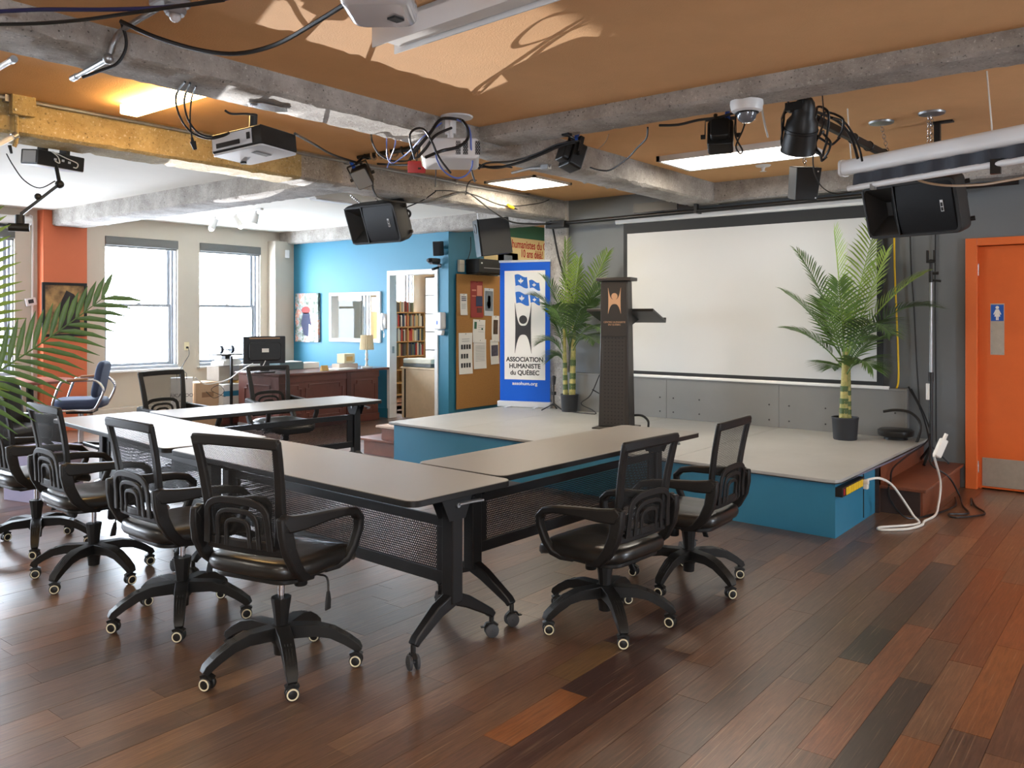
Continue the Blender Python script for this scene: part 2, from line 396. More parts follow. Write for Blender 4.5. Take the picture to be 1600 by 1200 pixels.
beam((-4.2, 3.69, 2.655), (8.3, 4.03, 2.95), 0, CONC)
beam((-4.2, 5.65, 2.63), (4.35, 5.99, 2.95), 0, CONCY, m2=CONC)
beam((4.35, 5.65, 2.63), (8.2, 5.99, 2.95), 0, CONC)
beam((4.31, -4.2, 2.685), (4.60, 3.69, 2.95), 1, CONC)
beam((4.80, 5.99, 2.66), (5.22, 11.5, 2.95), 1, CONC)
beam((8.42, 5.99, 2.665), (8.75, 11.6, 2.95), 1, CONC)
beam((8.0, -4.2, 2.66), (8.3, 3.69, 2.95), 1, CONC)
struct('column', MB().box((8.17, 5.62, 0), (8.54, 5.96, 2.95)), CONC, .012)

# ------------------------------------------------------------------ walls
mb = MB().box((8.2, 1.40, 0), (8.36, 5.62, 2.95)).box((8.2, .42, 2.14), (8.36, 1.40, 2.95)).box((8.2, -4.2, 0), (8.36, .42, 2.95))
struct('wall_back', mb, GREY)
struct('wall_left', MB().box((8.55, 7.87, 0), (8.66, 8.10, 2.7)).box((8.55, 9.04, 0), (8.66, 9.25, 2.7)).box((8.55, 8.10, 2.12), (8.66, 9.04, 2.7)).box((8.55, 9.25, 0), (8.66, 10.35, 1.13)).box((8.55, 9.25, 1.83), (8.66, 10.35, 2.7)).box((8.55, 10.35, 0), (8.66, 11.5, 2.7)), TEAL)
struct('wall_corridor', MB().box((8.66, 7.87, 0), (9.62, 7.97, 2.95)), TEAL)
struct('wall_passage', MB().box((9.62, 7.868, 0), (12.6, 7.97, 2.95)), GREEN)
struct('wall_corridor_end', MB().box((12.5, 3.9, 0), (12.65, 11.6, 2.95)), CREAM)
struct('wall_corridor_side', MB().box((8.36, 5.4, 0), (12.6, 5.5, 2.95)), CREAM)
mb = MB(); y = -4.2
for a, b_ in RW: mb.box((-4.2, y, 0), (-4.05, a, 2.95)).box((-4.2, a, 0), (-4.05, b_, .7)).box((-4.2, a, 2.6), (-4.05, b_, 2.95)); y = b_
mb.box((-4.2, y, 0), (-4.05, 11.6, 2.95)); struct('wall_rear', mb, BEIGE)
mb = MB(); x = -4.2
for a, b_ in FILLWIN: mb.box((x, -4.2, 0), (a, -4.05, 2.95)).box((a, -4.2, 0), (b_, -4.05, .7)).box((a, -4.2, 2.6), (b_, -4.05, 2.95)); x = b_
mb.box((x, -4.2, 0), (8.36, -4.05, 2.95)); struct('wall_right', mb, BEIGE)
struct('wall_light_block', MB().box((8.40, .2, 0), (8.46, 1.6, 2.95)), GREY)  # unseen sheet added behind the door to block sky through its gaps
# street wall with its window openings
mb = MB(); x = -4.2
ow = WIN + [(9.4, 10.4), (10.55, 11.5)]
for a, b_ in ow:
    mb.box((x, 11.5, 0), (a, 11.74, 2.95)).box((a, 11.5, 0), (b_, 11.74, .74)).box((a, 11.5, 2.6), (b_, 11.74, 2.95)); x = b_
mb.box((x, 11.5, 0), (13, 11.74, 2.95)); struct('wall_window', mb, BEIGE)
struct('pilaster', MB().box((4.69, 11.33, 0), (5.24, 11.5, 2.86)), ORANGE)
struct('pilaster', MB().box((8.19, 11.3, 0), (8.55, 11.5, 2.7)), BEIGE)
struct('baseboard_left', MB().box((8.53, 9.06, 0), (8.55, 11.3, .14)), TEAL)
struct('baseboard_window', MB().box((5.24, 11.48, 0), (8.19, 11.5, .12)), BEIGE)
FRAMEP = mat('pale grey window paint', (150,153,158), .45); BLIND = mat('grey blind cassette', (104,104,100), .6)
for n, (a, b_) in enumerate(ow):
    fr = MB(); fy0, fy1 = 11.60, 11.70; t = .045
    fr.box((a, fy0, .78), (a + t, fy1, 2.6)).box((b_ - t, fy0, .78), (b_, fy1, 2.6)).box((a, fy0, 2.55), (b_, fy1, 2.6)).box((a, 11.49, .74), (b_, fy1, .79))
    fr.box((a, 11.53, .79), (a + .02, fy0, 2.6)).box((b_ - .02, 11.53, .79), (b_, fy0, 2.6))
    wn = struct('window_%d' % (n + 1), fr, FRAMEP, .004)
    if n < 6: struct('window_sill', MB().box((a - .04, 11.42, .715), (b_ + .04, 11.6, .745)), WHITE, .006, wn)
    for nm, z0, z1, yy in (('sash', 1.63, 2.55, 11.66), ('sash', .79, 1.67, 11.62)):
        q = t + .035
        sm_ = MB().box((a + t, yy, z0), (a + q, yy + .035, z1)).box((b_ - q, yy, z0), (b_ - t, yy + .035, z1)).box((a + q, yy, z0), (b_ - q, yy + .035, z0 + .04)).box((a + q, yy, z1 - .04), (b_ - q, yy + .035, z1))
        so = obj(nm, sm_, FRAMEP, wn, .003, 0)
        obj('pane', MB().box((a + q, yy + .014, z0 + .04), (b_ - q, yy + .018, z1 - .04)), GLASS, so, smooth=0)
    if 1 < n < 6:
        bo = obj('blind_cassette', MB().box((a, 11.48, 2.475), (b_, 11.58, 2.597)).cyl((a + .01, 11.53, 2.47), (b_ - .01, 11.53, 2.47), .018, n=10), BLIND, wn, .008, 0)
        obj('latch', MB().cbox(((a + b_)/2, 11.615, 1.675), (.05, .03, .02)), STEEL, wn, .004, 0)
# orange toilet door
d1 = struct('door_1', MB().box((8.225, .50, .012), (8.27, 1.335, 2.10)), DOORO, .003)
struct('door_frame', MB().box((8.16, 1.335, 0), (8.37, 1.425, 2.17)).box((8.16, .40, 0), (8.37, .50, 2.17)).box((8.16, .50, 2.105), (8.37, 1.335, 2.17)).box((8.235, 1.31, 0), (8.30, 1.335, 2.10)), DOORF, .004, d1)
KICK = mat('brushed kick plate', (196,190,180), .35, .8, vary=(14, .15))
obj('kick_plate', MB().box((8.219, .53, .03), (8.225, 1.305, .275)), KICK, d1, .002, 0)
obj('screw', MB().cyl((8.215, 1.28, .26), (8.219, 1.28, .26), .006, n=8).cyl((8.215, .9, .26), (8.219, .9, .26), .006, n=8).cyl((8.215, 1.28, .05), (8.219, 1.28, .05), .006, n=8), STEEL, d1)
obj('hinge', MB().cyl((8.22, 1.338, .14), (8.22, 1.338, .24), .009, n=10).cyl((8.22, 1.338, 1.85), (8.22, 1.338, 1.95), .009, n=10), STEEL, d1)
# office doorway
cs = MB()
for y0, y1, z0, z1 in ((8.06, 8.12, 0, 2.16), (9.02, 9.08, 0, 2.16), (8.12, 9.02, 2.09, 2.16)): cs.box((8.53, y0, z0), (8.56, y1, z1)).box((8.55, y0 + (.04 if y0 < 8.1 else 0), z0), (8.67, y1 - (.04 if y1 > 9.05 else 0), z1 - .01))
d2 = struct('door_2', cs, WHITE, .004)
obj('strike_plate', MB().box((8.58, 9.015, .95), (8.62, 9.021, 1.05)), STEEL, d2, smooth=0)
# office borrowed light
cs = MB()
for y0, y1, z0, z1 in ((9.22, 9.27, 1.10, 1.86), (10.33, 10.38, 1.10, 1.86), (9.27, 10.33, 1.81, 1.86), (9.27, 10.33, 1.10, 1.15)): cs.box((8.52, y0, z0), (8.68, y1, z1))
iw = struct('window_9', cs, WHITE, .004)
obj('pane', MB().box((8.60, 9.27, 1.15), (8.605, 10.33, 1.81)), GLASS, iw, smooth=0)
obj('notice', MB().box((8.594, 9.32, 1.56), (8.599, 9.48, 1.78)), PAPER, iw, smooth=0)

# ------------------------------------------------------------------ lit ceiling panels
def light_panel(pts, z, m, label, t=.045, wrap=False):
    r = thing('ceiling_light', label, 'light', (pts[0], pts[1], z - t), group='recessed ceiling light panels')
    x0, y0, x1, y1 = pts
    if wrap: obj('housing', MB().box((x0 + .02, y0 + .02, z - .012), (x1 - .02, y1 - .02, z)), PLWH, r, world=True, smooth=0)
    else: obj('housing', MB().box((x0, y0, z - t), (x0 + .03, y1, z)).box((x1 - .03, y0, z - t), (x1, y1, z)).box((x0, y0, z - t), (x1, y0 + .03, z)).box((x0, y1 - .03, z - t), (x1, y1, z)), PLWH, r, world=True, smooth=0)
    if wrap: obj('diffuser', MB().box((x0, y0, z - t), (x1, y1, z - .012)), m, r, .01, 0, world=True)
    else: obj('diffuser', MB().box((x0 + .03, y0 + .03, z - t + .004), (x1 - .03, y1 - .03, z - .01)), m, r, world=True, smooth=0)
light_panel((6.38, 2.26, 7.0, 3.47), 2.86, PANELE, 'lit white ceiling panel over the stage behind the spotlights')
light_panel((6.48, 4.84, 7.12, 5.48), 2.86, PANELB, 'lit square ceiling panel nearest the concrete column', t=.022)
light_panel((2.64, 4.2, 2.76, 5.27), 2.86, PANELW, 'warm lit box light between the two long concrete beams', t=.075, wrap=True)
light_panel((9.6, 9.3, 10.8, 9.9), 2.9, PANELE, 'lit ceiling panel added out of sight inside the office')  # unseen panel added to brighten the board and bookcases
light_panel((9.5, 6.2, 10.7, 6.8), 2.9, PANELE, 'lit white ceiling panel in the passage behind the column')
for x, y in ((.2, 1.2), (.2, -1.8), (5.6, -1.6), (-2.4, 1.2), (-2.4, -1.8), (-1, 4.6)):
    light_panel((x, y, x + 1.2, y + .6), 2.776 if y < 3 and x < 4 else 2.86, PANELE, 'lit ceiling panel added out of view to brighten the room')  # unseen panels added as fill light for the room

# ------------------------------------------------------------------ stage
STAGET = mat('grey stage deck paint', (176,176,172), .42, vary=(1.6, .16, 8), bump=(40, .06))
STAGES = mat('blue stage side paint', (50,126,158), .45, vary=(3, .08))
STEPW = mat('reddish step wood', (128,72,48), .4, vary=(5, .3), bump=(40, .1))
STEPD = mat('dark step wood', (62,44,38), .45, vary=(5, .3))
SCUF = mat('black edge strip', (46,44,42), .6)
st = thing('stage_platform', 'low stage with grey deck and blue painted sides by the charcoal wall', 'stage', (7, 4, 0))
sp_ = [(6.075, 6.36), (5.775, 1.79), (6.72, 1.79), (8.19, 1.82), (8.19, 6.36)]
obj('skirt', MB().prism(sp_, .378), STAGES, st, world=True, smooth=0)
dk = [(6.04, 6.40), (5.735, 1.84), (5.745, 1.78), (5.80, 1.755), (8.19, 1.73), (8.19, 6.40)]
seams = [(-.1, 2.95), (2.97, 5.2), (5.22, 9)]
for a, b_ in ((1.75, 3.05), (3.054, 4.30), (4.304, 5.50), (5.504, 6.40)):     # deck boards across the stage
    fx = lambda y: 5.735 + (y - 1.84)*.0669
    q = [(fx(a), a), (8.19, a), (8.19, b_), (fx(b_), b_)] if a > 2 else [(5.735, 1.84), (5.745, 1.78), (5.80, 1.755), (8.19, 1.73), (8.19, b_), (fx(b_), b_)]
    obj('deck_board', MB().prism(q, .022, (0, 0, .378)), STAGET, st, .003, 0, world=True)
obj('edge_strip', MB().prism([(5.733, 1.84), (5.743, 1.778), (5.80, 1.752), (8.19, 1.727), (8.19, 1.76), (5.82, 1.79), (5.77, 1.80), (5.765, 1.84), (6.07, 6.36), (6.038, 6.40)], .006, (0, 0, .372)), SCUF, st, world=True, smooth=0)
obj('skirt_joint', MB().box((6.42, 1.784, .02), (6.426, 1.79, .37)), SCUF, st, world=True, smooth=0)
# steps at the right end of the stage
s_ = thing('stage_steps', 'dark wooden steps at the right end of the stage beside the orange door', 'steps', (7.4, 1.6, 0))
obj('riser', MB().box((6.80, 1.47, 0), (8.19, 1.485, .185)), STEPW, s_, world=True, smooth=0)
obj('side_panel', MB().box((6.78, 1.485, 0), (6.80, 1.77, .185)), STEPD, s_, world=True, smooth=0)
obj('tread', MB().box((6.76, 1.44, .185), (8.19, 1.79, .21)), STEPW, s_, .004, 0, world=True)
obj('riser', MB().box((6.74, 1.762, .21), (8.19, 1.79, .37)), STEPW, s_, world=True, smooth=0)
obj('riser_cap', MB().box((6.73, 1.762, 0), (6.78, 1.80, .37)), STEPD, s_, world=True, smooth=0)
# steps at the left end
s_ = thing('stage_steps', 'reddish wooden steps at the far left end of the blue stage', 'steps', (6.5, 6.6, 0))
obj('riser', MB().box((6.2, 6.92, 0), (7.2, 6.94, .16)), STEPW, s_, world=True, smooth=0)
obj('side_panel', MB().box((6.18, 6.40, 0), (6.20, 6.94, .16)).box((6.18, 6.40, .18), (6.20, 6.66, .31)), STEPW, s_, world=True, smooth=0)
obj('tread', MB().box((6.10, 6.39, .16), (7.2, 6.97, .182)), STEPW, s_, .003, 0, world=True)
obj('tread', MB().box((6.12, 6.39, .31), (7.2, 6.69, .332)), mat('pale worn tread', (206,176,156), .4, vary=(6,.15)), s_, .003, 0, world=True)
obj('riser', MB().box((6.2, 6.64, .182), (7.2, 6.66, .31)), STEPW, s_, world=True, smooth=0)

# low boxed panel below the wall screen
bx = thing('boxed_panel', 'grey boxed panel along the wall under the projection screen', 'panel', (8.15, 3.6, .4))
for a, b_ in ((1.90, 3.05), (3.053, 4.28), (4.283, 5.60)): obj('panel', MB().box((8.10, a, .40), (8.12, b_, .82)), GREYL, bx, .002, 0, world=True)
obj('ledge', MB().box((8.09, 1.88, .82), (8.178, 5.60, .842)), GREYL, bx, .003, 0, world=True)
obj('end_panel', MB().box((8.10, 1.88, .40), (8.178, 1.90, .82)), GREYL, bx, smooth=0, world=True)
for y in (1.98, 2.6, 2.95, 3.15, 3.9, 4.2, 4.36): 
    for z in (.47, .62): obj('screw', MB().cyl((8.096, y, z), (8.10, y, z), .008, n=8), SCUF, bx, world=True)


# big projection screen
SCRW = mat('screen fabric', (204,206,206), .75, vary=(.7, .03))
SCRB = mat('black screen border', (34,36,38), .7)
ps = thing('projection_screen', 'large white pull-down projection screen lowered on the charcoal wall', 'screen', (8.1, 3.4, .9))
obj('fabric', MB().box((8.095, 2.135, .895), (8.10, 4.765, 2.41)), SCRW, ps, world=True, smooth=0)
obj('border', MB().box((8.094, 2.08, .86), (8.099, 2.137, 2.54)).box((8.094, 4.763, .86), (8.099, 4.81, 2.54)).box((8.094, 2.137, 2.408), (8.099, 4.763, 2.54)).box((8.094, 2.137, .86), (8.099, 4.763, .897)), SCRB, ps, world=True, smooth=0)
obj('weight_bar', MB().prism(rrect(.03, .032, .01), 2.80, (8.096, 4.83, .845), (1,0,0), (0,0,1)), WHITE, ps, world=True)
obj('case', MB().prism(rrect(.09, .085, .025), 2.97, (8.115, 4.89, 2.565), (1,0,0), (0,0,1)), WHITE, ps, world=True)
obj('end_cap', MB().prism(rrect(.096, .09, .025), .015, (8.12, 4.905, 2.565), (1,0,0), (0,0,1)), PLWH, ps, world=True)
obj('wall_bracket', MB().box((8.15, 4.7, 2.52), (8.178, 4.76, 2.62)).box((8.15, 2.2, 2.52), (8.178, 2.26, 2.62)), STEEL, ps, world=True, smooth=0)

# ------------------------------------------------------------------ lectern
LECT = mat('bronze grey metal', (62,58,55), .42, .5)
COPPER = mat('copper coloured print', (206,160,122), .45, .2)
def figure_logo(name, m, parent, x, y, w_, h, z, headr=.24):
    """upright figure: a disc head above a body made of two inward curves"""
    n = 18; xs = [-.485 + .97*i/n for i in range(n + 1)]
    U = [(x, .545 + .44*(abs(x)/.485)**3.4) for x in xs]; A = [(x, .005 + .365*(1 - (abs(x)/.485)**3.0)) for x in reversed(xs)]
    body = [(-.5, 1.0)] + U + [(.5, 1.0), (.475, .75), (.465, .5), (.475, .25), (.5, 0)] + A + [(-.5, 0), (-.475, .25), (-.465, .5), (-.475, .75)]
    mb = MB().prism([(px*w_, py*h) for px, py in body], .0008, (x, y, z)); mb.prism([(headr*w_*cos(2*pi*i/24), .665*h + headr*w_*sin(2*pi*i/24)) for i in range(24)], .0012, (x, y, z))
    return obj(name, mb, m, parent, smooth=0)
lt = thing('lectern', 'tall dark metal lectern with copper figure emblem on the stage', 'lectern', M=frame((7.12, 4.31, .4), (-.985, -.17, 0)))
def taper(z0, z1, w0, w1, d0, d1, y0=0):
    mb = MB(); mb.add([(-w0/2, z0, -d0/2), (w0/2, z0, -d0/2), (w0/2, z0, d0/2), (-w0/2, z0, d0/2), (-w1/2, z1, -d1/2), (w1/2, z1, -d1/2), (w1/2, z1, d1/2), (-w1/2, z1, d1/2)], [(0,1,2,3),(7,6,5,4),(0,4,5,1),(1,5,6,2),(2,6,7,3),(3,7,4,0)]); return mb
PERF = perforated('perforated lectern metal', (62,58,55), .036, .17, (0, 1), .38, False)
obj('column', taper(.012, 1.44, .32, .275, .17, .12), LECT, lt, .008)
obj('perforated_front', taper(.03, .95, .24, .235, .178, .142), PERF, lt, .002)
obj('backing', taper(.03, .95, .236, .23, .174, .138), BLACK, lt)
obj('top_cap', taper(1.44, 1.475, .36, .36, .2, .2), LECT, lt, .006)
obj('base_plate', taper(0, .014, .36, .36, .4, .4), LECT, lt, .004)
obj('name_plate', MB().box((-.135, .90, .064), (.135, 1.425, .082)), LECT, lt, .002, 0)
figure_logo('emblem', COPPER, lt, .01, 1.12, .135, .255, .0835)
text('lettering', 'CENTRE HUMANISTE\nDU QUÉBEC', .024, COPPER, lt, .01, 1.03, .083)
sh = MB(); c_, s__ = cos(R(-22)), sin(R(-22))
slope = Mx(((1,0,0),(0,c_,-s__),(0,s__,c_)))
obj('reading_shelf', MB().cbox((0, 0, 0), (.70, .028, .42)), BLACK, lt, .004, 0, loc=(0.0, 1.10, -.27), rot=(R(-16), 0, 0))
obj('shelf_lip', MB().cbox((0, .02, -.2), (.70, .035, .02)), BLACK, lt, .004, 0, loc=(0.0, 1.10, -.27), rot=(R(-16), 0, 0))
obj('shelf_bracket', MB().prism([(0, 0), (0, -.14), (-.30, -.06), (-.30, -.03)], .012, (.10, 1.12, -.06), (0,0,1), (0,1,0)), BLACK, lt, smooth=0)

# ------------------------------------------------------------------ roll-up banner
BBLU = mat('banner blue print', (14,92,206), .5, spec=.3); BWHT = mat('banner white print', (226,226,224), .5); FLAG = mat('flag blue print', (34,104,196), .4)
bn = thing('roll_up_banner', 'blue and white roll-up banner standing at the back of the stage', 'banner', M=frame((8.03, 6.145, .4), (-.93, -.30, 0)))
bw, bh = .64, 1.745
obj('fabric', MB().box((-bw/2, .07, 0), (bw/2, bh, .003)), BBLU, bn, smooth=0)
obj('print_panel', MB().box((-bw/2 + .06, .33, .003), (bw/2 - .06, bh - .10, .004)), BWHT, bn, smooth=0)
obj('base', MB().box((-bw/2 - .02, 0, -.06), (bw/2 + .02, .07, .05)), SILVER, bn, .01)
obj('top_rail', MB().box((-bw/2 - .01, bh, -.008), (bw/2 + .01, bh + .028, .012)), SILVER, bn, .004)
obj('foot', MB().box((-.2, 0, -.2), (-.16, .015, .2)).box((.16, 0, -.2), (.2, .015, .2)), SILVER, bn, .003)
obj('pole', MB().cyl((0, .07, -.03), (0, bh, -.01), .008, n=8), SILVER, bn)
figure_logo('emblem', INK, bn, -.02, .645, .215, .615, .0045, .24)
for k, (tx, ty) in enumerate((('ASSOCIATION', .56), ('HUMANISTE', .48), ('du QUÉBEC', .40))): text('lettering', tx, .077, INK, bn, 0, ty - .012, .0045, sx=.95, thick=.0022)
text('lettering', 'assohum.org', .056, BWHT, bn, 0, .265, .004, sx=1.12, thick=.0014)
def wave_quad(x, y, w_, h, amp):
    n = 8; top = [(x + w_*i/n, y + h + amp*sin(2*pi*i/n*.9) - .02*i/n) for i in range(n + 1)]; bot = [(x + w_*i/n + .012, y + amp*sin(2*pi*i/n*.9) - .02*i/n) for i in range(n + 1)]
    return bot + top[::-1]
def lily(x, y, s):
    lyw = MB(); lyw.prism([(0, -.5*s), (.13*s, -.1*s), (.17*s, .15*s), (0, .55*s), (-.17*s, .15*s), (-.13*s, -.1*s)], .0005, (x, y, .0052))
    for q in (-1, 1): lyw.prism([(q*.12*s, -.05*s), (q*.3*s, .25*s), (q*.46*s, .1*s), (q*.4*s, -.02*s), (q*.22*s, -.15*s)][::q], .0005, (x, y, .0052))
    lyw.box((x - .3*s, y - .2*s, .0052), (x + .3*s, y - .12*s, .0057)); obj('flag_flower', lyw, BWHT, bn, smooth=0)
for x, y, w_, h in ((-.13, 1.46, .16, .135), (.055, 1.43, .13, .095), (-.12, 1.25, .165, .135), (.065, 1.255, .12, .09)):
    obj('flag_emblem', MB().prism(wave_quad(x, y, w_, h, .014), .0006, (0, 0, .0044)), FLAG, bn, smooth=0); lily(x + w_*.5, y + h*.5 - .008, h*.55)
obj('flag_field', MB().prism([(-.125, 1.33), (.05, 1.34), (.19, 1.32), (.2, 1.42), (.03, 1.47), (-.125, 1.46)], .0004, (0, 0, .0041)), mat('pale flag print', (206,216,232), .4), bn, smooth=0)

# ------------------------------------------------------------------ folding training tables
LAM = mat('greige laminate', (158,155,149), .42, vary=(2, .04), spec=.4)
PTAB = perforated('perforated steel', (26,26,27), .0125, .36, (0, 2), .4)
def make_caster():
    mb = MB()
    for y in (-.017, .017): mb.lathe([(.0, -.009), (.024, -.009), (.031, -.006), (.033, 0), (.031, .006), (.024, .009), (0, .009)], 18, (0, y, .034), Mx(((1,0,0),(0,0,1),(0,-1,0))))
    mb.cyl((0, -.03, .034), (0, .03, .034), .008, n=8)
    return mb
def make_table(L_, W_, label, dz=0):
    t = thing('folding_table', label, 'table', group='flip-top training tables')
    obj('tabletop', MB().prism(rrect(L_ - .008, W_ - .008, .05), .024, (0, 0, .718)), LAM, t, .002)
    obj('edge_band', MB().ring(rrect(L_, W_, .054), rrect(L_ - .012, W_ - .012, .048), .027, (0, 0, .713)), BLACK, t, .003)
    zc = .26
    for s in (-1, 1):
        x = s*(L_/2 - .10); lg = MB()
        lg.box((x - .035, -.045, zc - .03), (x + .035, .02, .66)).box((x - .028, -.04, .64), (x + .028, .02, .70))
        l = obj('leg', lg, BLACKM, t, .006, 0)
        ft = MB()
        for yy in (-.27, .22): ft.sweep([(x, -.012, zc - .01), (x, yy*.35, zc - .045), (x, yy*.93, .125), (x, yy, .105)], (1, 0, 0), [(.06, .055), (.055, .05), (.036, .045), (.03, .045)])
        obj('foot', ft, BLACKM, t, .006)
        for yy in (-.27, .22):
            cs = obj('caster', make_caster(), RUBBER, t, loc=(x, yy, 0), rot=(0, 0, R(rnd.uniform(-50, 60))))
            hd = MB().cyl((0, 0, .06), (0, 0, .108), .012, n=8).sweep([(-.03, 0, .055), (-.01, 0, .072), (.025, 0, .066), (.034, 0, .05)], (0, 1, 0), (.008, .02))
            obj('fork', hd, BLACK, cs, .002); obj('brake_tab', MB().cbox((.04, 0, .05), (.022, .02, .005)), BLACK, cs, .001)
        br = MB()
        for q in (-.032, .032): br.prism([(-.11, .705), (.09, .705), (.04, .60), (-.06, .60)], .005, (x + q*1.05 - .002, 0, 0), (0,1,0), (0,0,1))
        obj('fold_bracket', br, BLACKM, t, .003, 0)
        obj('pivot_bolt', MB().cyl((x - s*.045, -.01, .665), (x + s*.045, -.01, .665), .011, n=10), STEEL, t)
        obj('release_lever', MB().sweep([(x + s*.04, -.01, .67), (x + s*.05, -.08, .672), (x + s*.05, -.15, .668), (x + s*.02, -.18, .66)], (1, 0, 0), (.009, .03)), PLGR, t, .003)
    xe = L_/2 - .135
    obj('modesty_panel', MB().box((-xe + .05, -.016, .355), (xe - .05, -.014, .555)), PTAB, t, smooth=0)
    obj('panel_frame', MB().box((-xe, -.024, .555), (xe, -.006, .60)).box((-xe, -.024, .30), (xe, -.006, .355)).box((-xe, -.024, .355), (-xe + .06, -.006, .555)).box((xe - .06, -.024, .355), (xe, -.006, .555)), BLACKM, t, .003, 0)
    obj('hinge_rail', MB().box((-xe, -.02, .685), (xe, .02, .712)), BLACKM, t, .003, 0)
    return t
def place(o, x, y, deg): o.location = (x, y, 0); o.rotation_euler = (0, 0, R(deg)); return o
place(make_table(2.05, .63, 'nearest grey folding table with its corner towards the viewer'), 2.79, 3.44, 87.2)
place(make_table(2.0, .66, 'grey folding table end to end beyond the nearest table, towards the window'), 2.965, 5.475, 83.5)
place(make_table(1.97, .60, 'grey folding table running towards the blue stage, chairs at its near side'), 4.075, 2.75, -2.2)
place(make_table(1.86, .62, 'farthest grey folding table in front of the mahogany desk'), 4.32, 5.99, -6.0)

# ------------------------------------------------------------------ mesh-back office chairs
CHP = mat('charcoal chair plastic', (30,28,27), .5, vary=(12, .12), bump=(200, .05), spec=.35)
LEA = mat('black bonded leather', (34,32,30), .33, vary=(3, .2), bump=(14, .12), coat=.15)
RING = mat('cream wheel ring', (232,222,190), .4)
NET = perforated('chair mesh', (36,35,34), .0056, .36, (1, 2), .7)
def sup(a, e, rx, ry): ca, sa = cos(a), sin(a); return (rx*math.copysign(abs(ca)**(2/e), ca), ry*math.copysign(abs(sa)**(2/e), sa))
def backx(z): q = max(0, (z - .55)/.47); return -.205 - .02*q - .05*q*q
def make_chair(label, lift=0.0, wheel=0, lean=0):
    t = thing('office_chair', label, 'chair', group='mesh-back swivel chairs around the tables')
    sb = MB().lathe([(.0, .065), (.03, .065), (.034, .11), (.05, .13), (.052, .185), (.04, .192), (0, .192)], 16)
    for k in range(5):
        a = R(72*k); d_ = V((cos(a), sin(a), 0)); n_ = V((-sin(a), cos(a), 0))
        sb.sweep([d_*.03 + V((0,0,.163)), d_*.15 + V((0,0,.165)), d_*.215 + V((0,0,.150)), d_*.275 + V((0,0,.118)), d_*.318 + V((0,0,.088)), d_*.33 + V((0,0,.07))], n_, [(.056, .062), (.048, .058), (.042, .054), (.038, .05), (.034, .045), (.026, .036)])
        for q in (-.012, 0, .012): sb.sweep([d_*.2 + n_*q + V((0,0,.176)), d_*.245 + n_*q + V((0,0,.158)), d_*.30 + n_*q + V((0,0,.122))], n_, (.004, .005))
    obj('star_base', sb, BLACK, t, .006)
    for k in range(5):
        a = R(72*k); cb = MB()
        for q in (-.015, .015): cb.lathe([(0, -.010), (.022, -.010), (.027, -.006), (.028, 0), (.027, .006), (.022, .010), (0, .010)], 18, (0, q, .0285), Mx(((1,0,0),(0,0,1),(0,-1,0))))
        cb.cyl((0, 0, .03), (0, 0, .085), .011, n=8).sweep([(-.026, 0, .052), (0, 0, .064), (.026, 0, .05)], (0, 1, 0), (.012, .028))
        cr = obj('caster', cb, BLACK, t, loc=(.315*cos(a), .315*sin(a), 0), rot=(0, 0, R(wheel + rnd.uniform(-30, 30))))
        for q in (-.0245, .0245): obj('wheel_ring', MB().torus((0, q, .0285), (0, 1, 0), .0205, .0032, 22, 6), RING, cr)
    obj('column_cover', MB().lathe([(0, .19), (.029, .19), (.034, .24), (.043, .30), (.043, .306), (0, .306)], 10), CHP, t, smooth=25)
    obj('gas_lift', MB().cyl((0, 0, .30), (0, 0, .41 + lift), .014, n=14), CHROME, t)
    up = lambda mb: ([mb.v.__setitem__(i, (x, y, z + lift)) for i, (x, y, z) in enumerate(mb.v)], mb)[1]
    obj('tilt_mechanism', up(MB().box((-.13, -.07, .385), (.12, .07, .425))), BLACK, t, .012, 0)
    obj('tension_knob', up(MB().lathe([(0, .315), (.026, .315), (.029, .32), (.029, .365), (.02, .372), (.012, .39), (0, .39)], 14, (.10, -.02, 0))), BLACK, t)
    lv = obj('height_lever', up(MB().tube([(.02, -.06, .40), (.03, -.17, .40), (.035, -.215, .392), (.02, -.235, .34)], .0045, 6)), BLACK, t)
    obj('lever_paddle', up(MB().sweep([(.02, -.234, .345), (.012, -.24, .31), (.002, -.246, .272)], (1, 0, 0), [(.01, .016), (.012, .03), (.01, .034)])), CHP, lv, .005)
    # seat cushion
    mb = MB(); n = 40; prof = [(.0, .513), (.45, .511), (.75, .507), (.9, .501), (.97, .490), (1, .472), (1.0, .453), (.97, .437), (.9, .431), (0, .431)]; vs = []
    for f, z in prof:
        for k in range(n):
            x, y = sup(2*pi*k/n, 4.2, .262, .245); x *= f; y *= f; x += .022
            zz = z - .035*max(0, (x - .12)/.14)**2 + .012*max(0, (-x - .1)/.14) - (.010*max(0, 1 - (x*x + y*y)/.03) if z > .475 else 0)
            vs.append((x, y, zz))
    fs = [(i*n + k, i*n + (k+1) % n, (i+1)*n + (k+1) % n, (i+1)*n + k) for i in range(len(prof) - 1) for k in range(n)]
    fs = [f[::-1] for f in fs]
    so = obj('seat', up(mb.add(vs, fs)), LEA, t, smooth=60)
    obj('seat_shell', up(MB().prism(rrect(.42, .42, .08, 5, 0.01, 0), .022, (0, 0, .415))), BLACK, so, .006)
    # back
    zs = [.535 + .465*i/12 for i in range(13)]; wd = lambda z: .176 + .038*((z - .535)/.465)
    P = [(backx(z), wd(z), z) for z in zs]
    fr = MB()
    for s in (-1, 1): fr.sweep([(x, s*y, z) for x, y, z in P], (0, s, 0), [(.024, .050 - .012*i/12) for i in range(13)])
    tb = [(backx(.99) - .012*(1 - (2*i/10 - 1)**2), (2*i/10 - 1)*.226, .99 - .004*(2*i/10 - 1)**2) for i in range(11)]
    fr.sweep(tb, (0, 0, 1), (.024, .044))
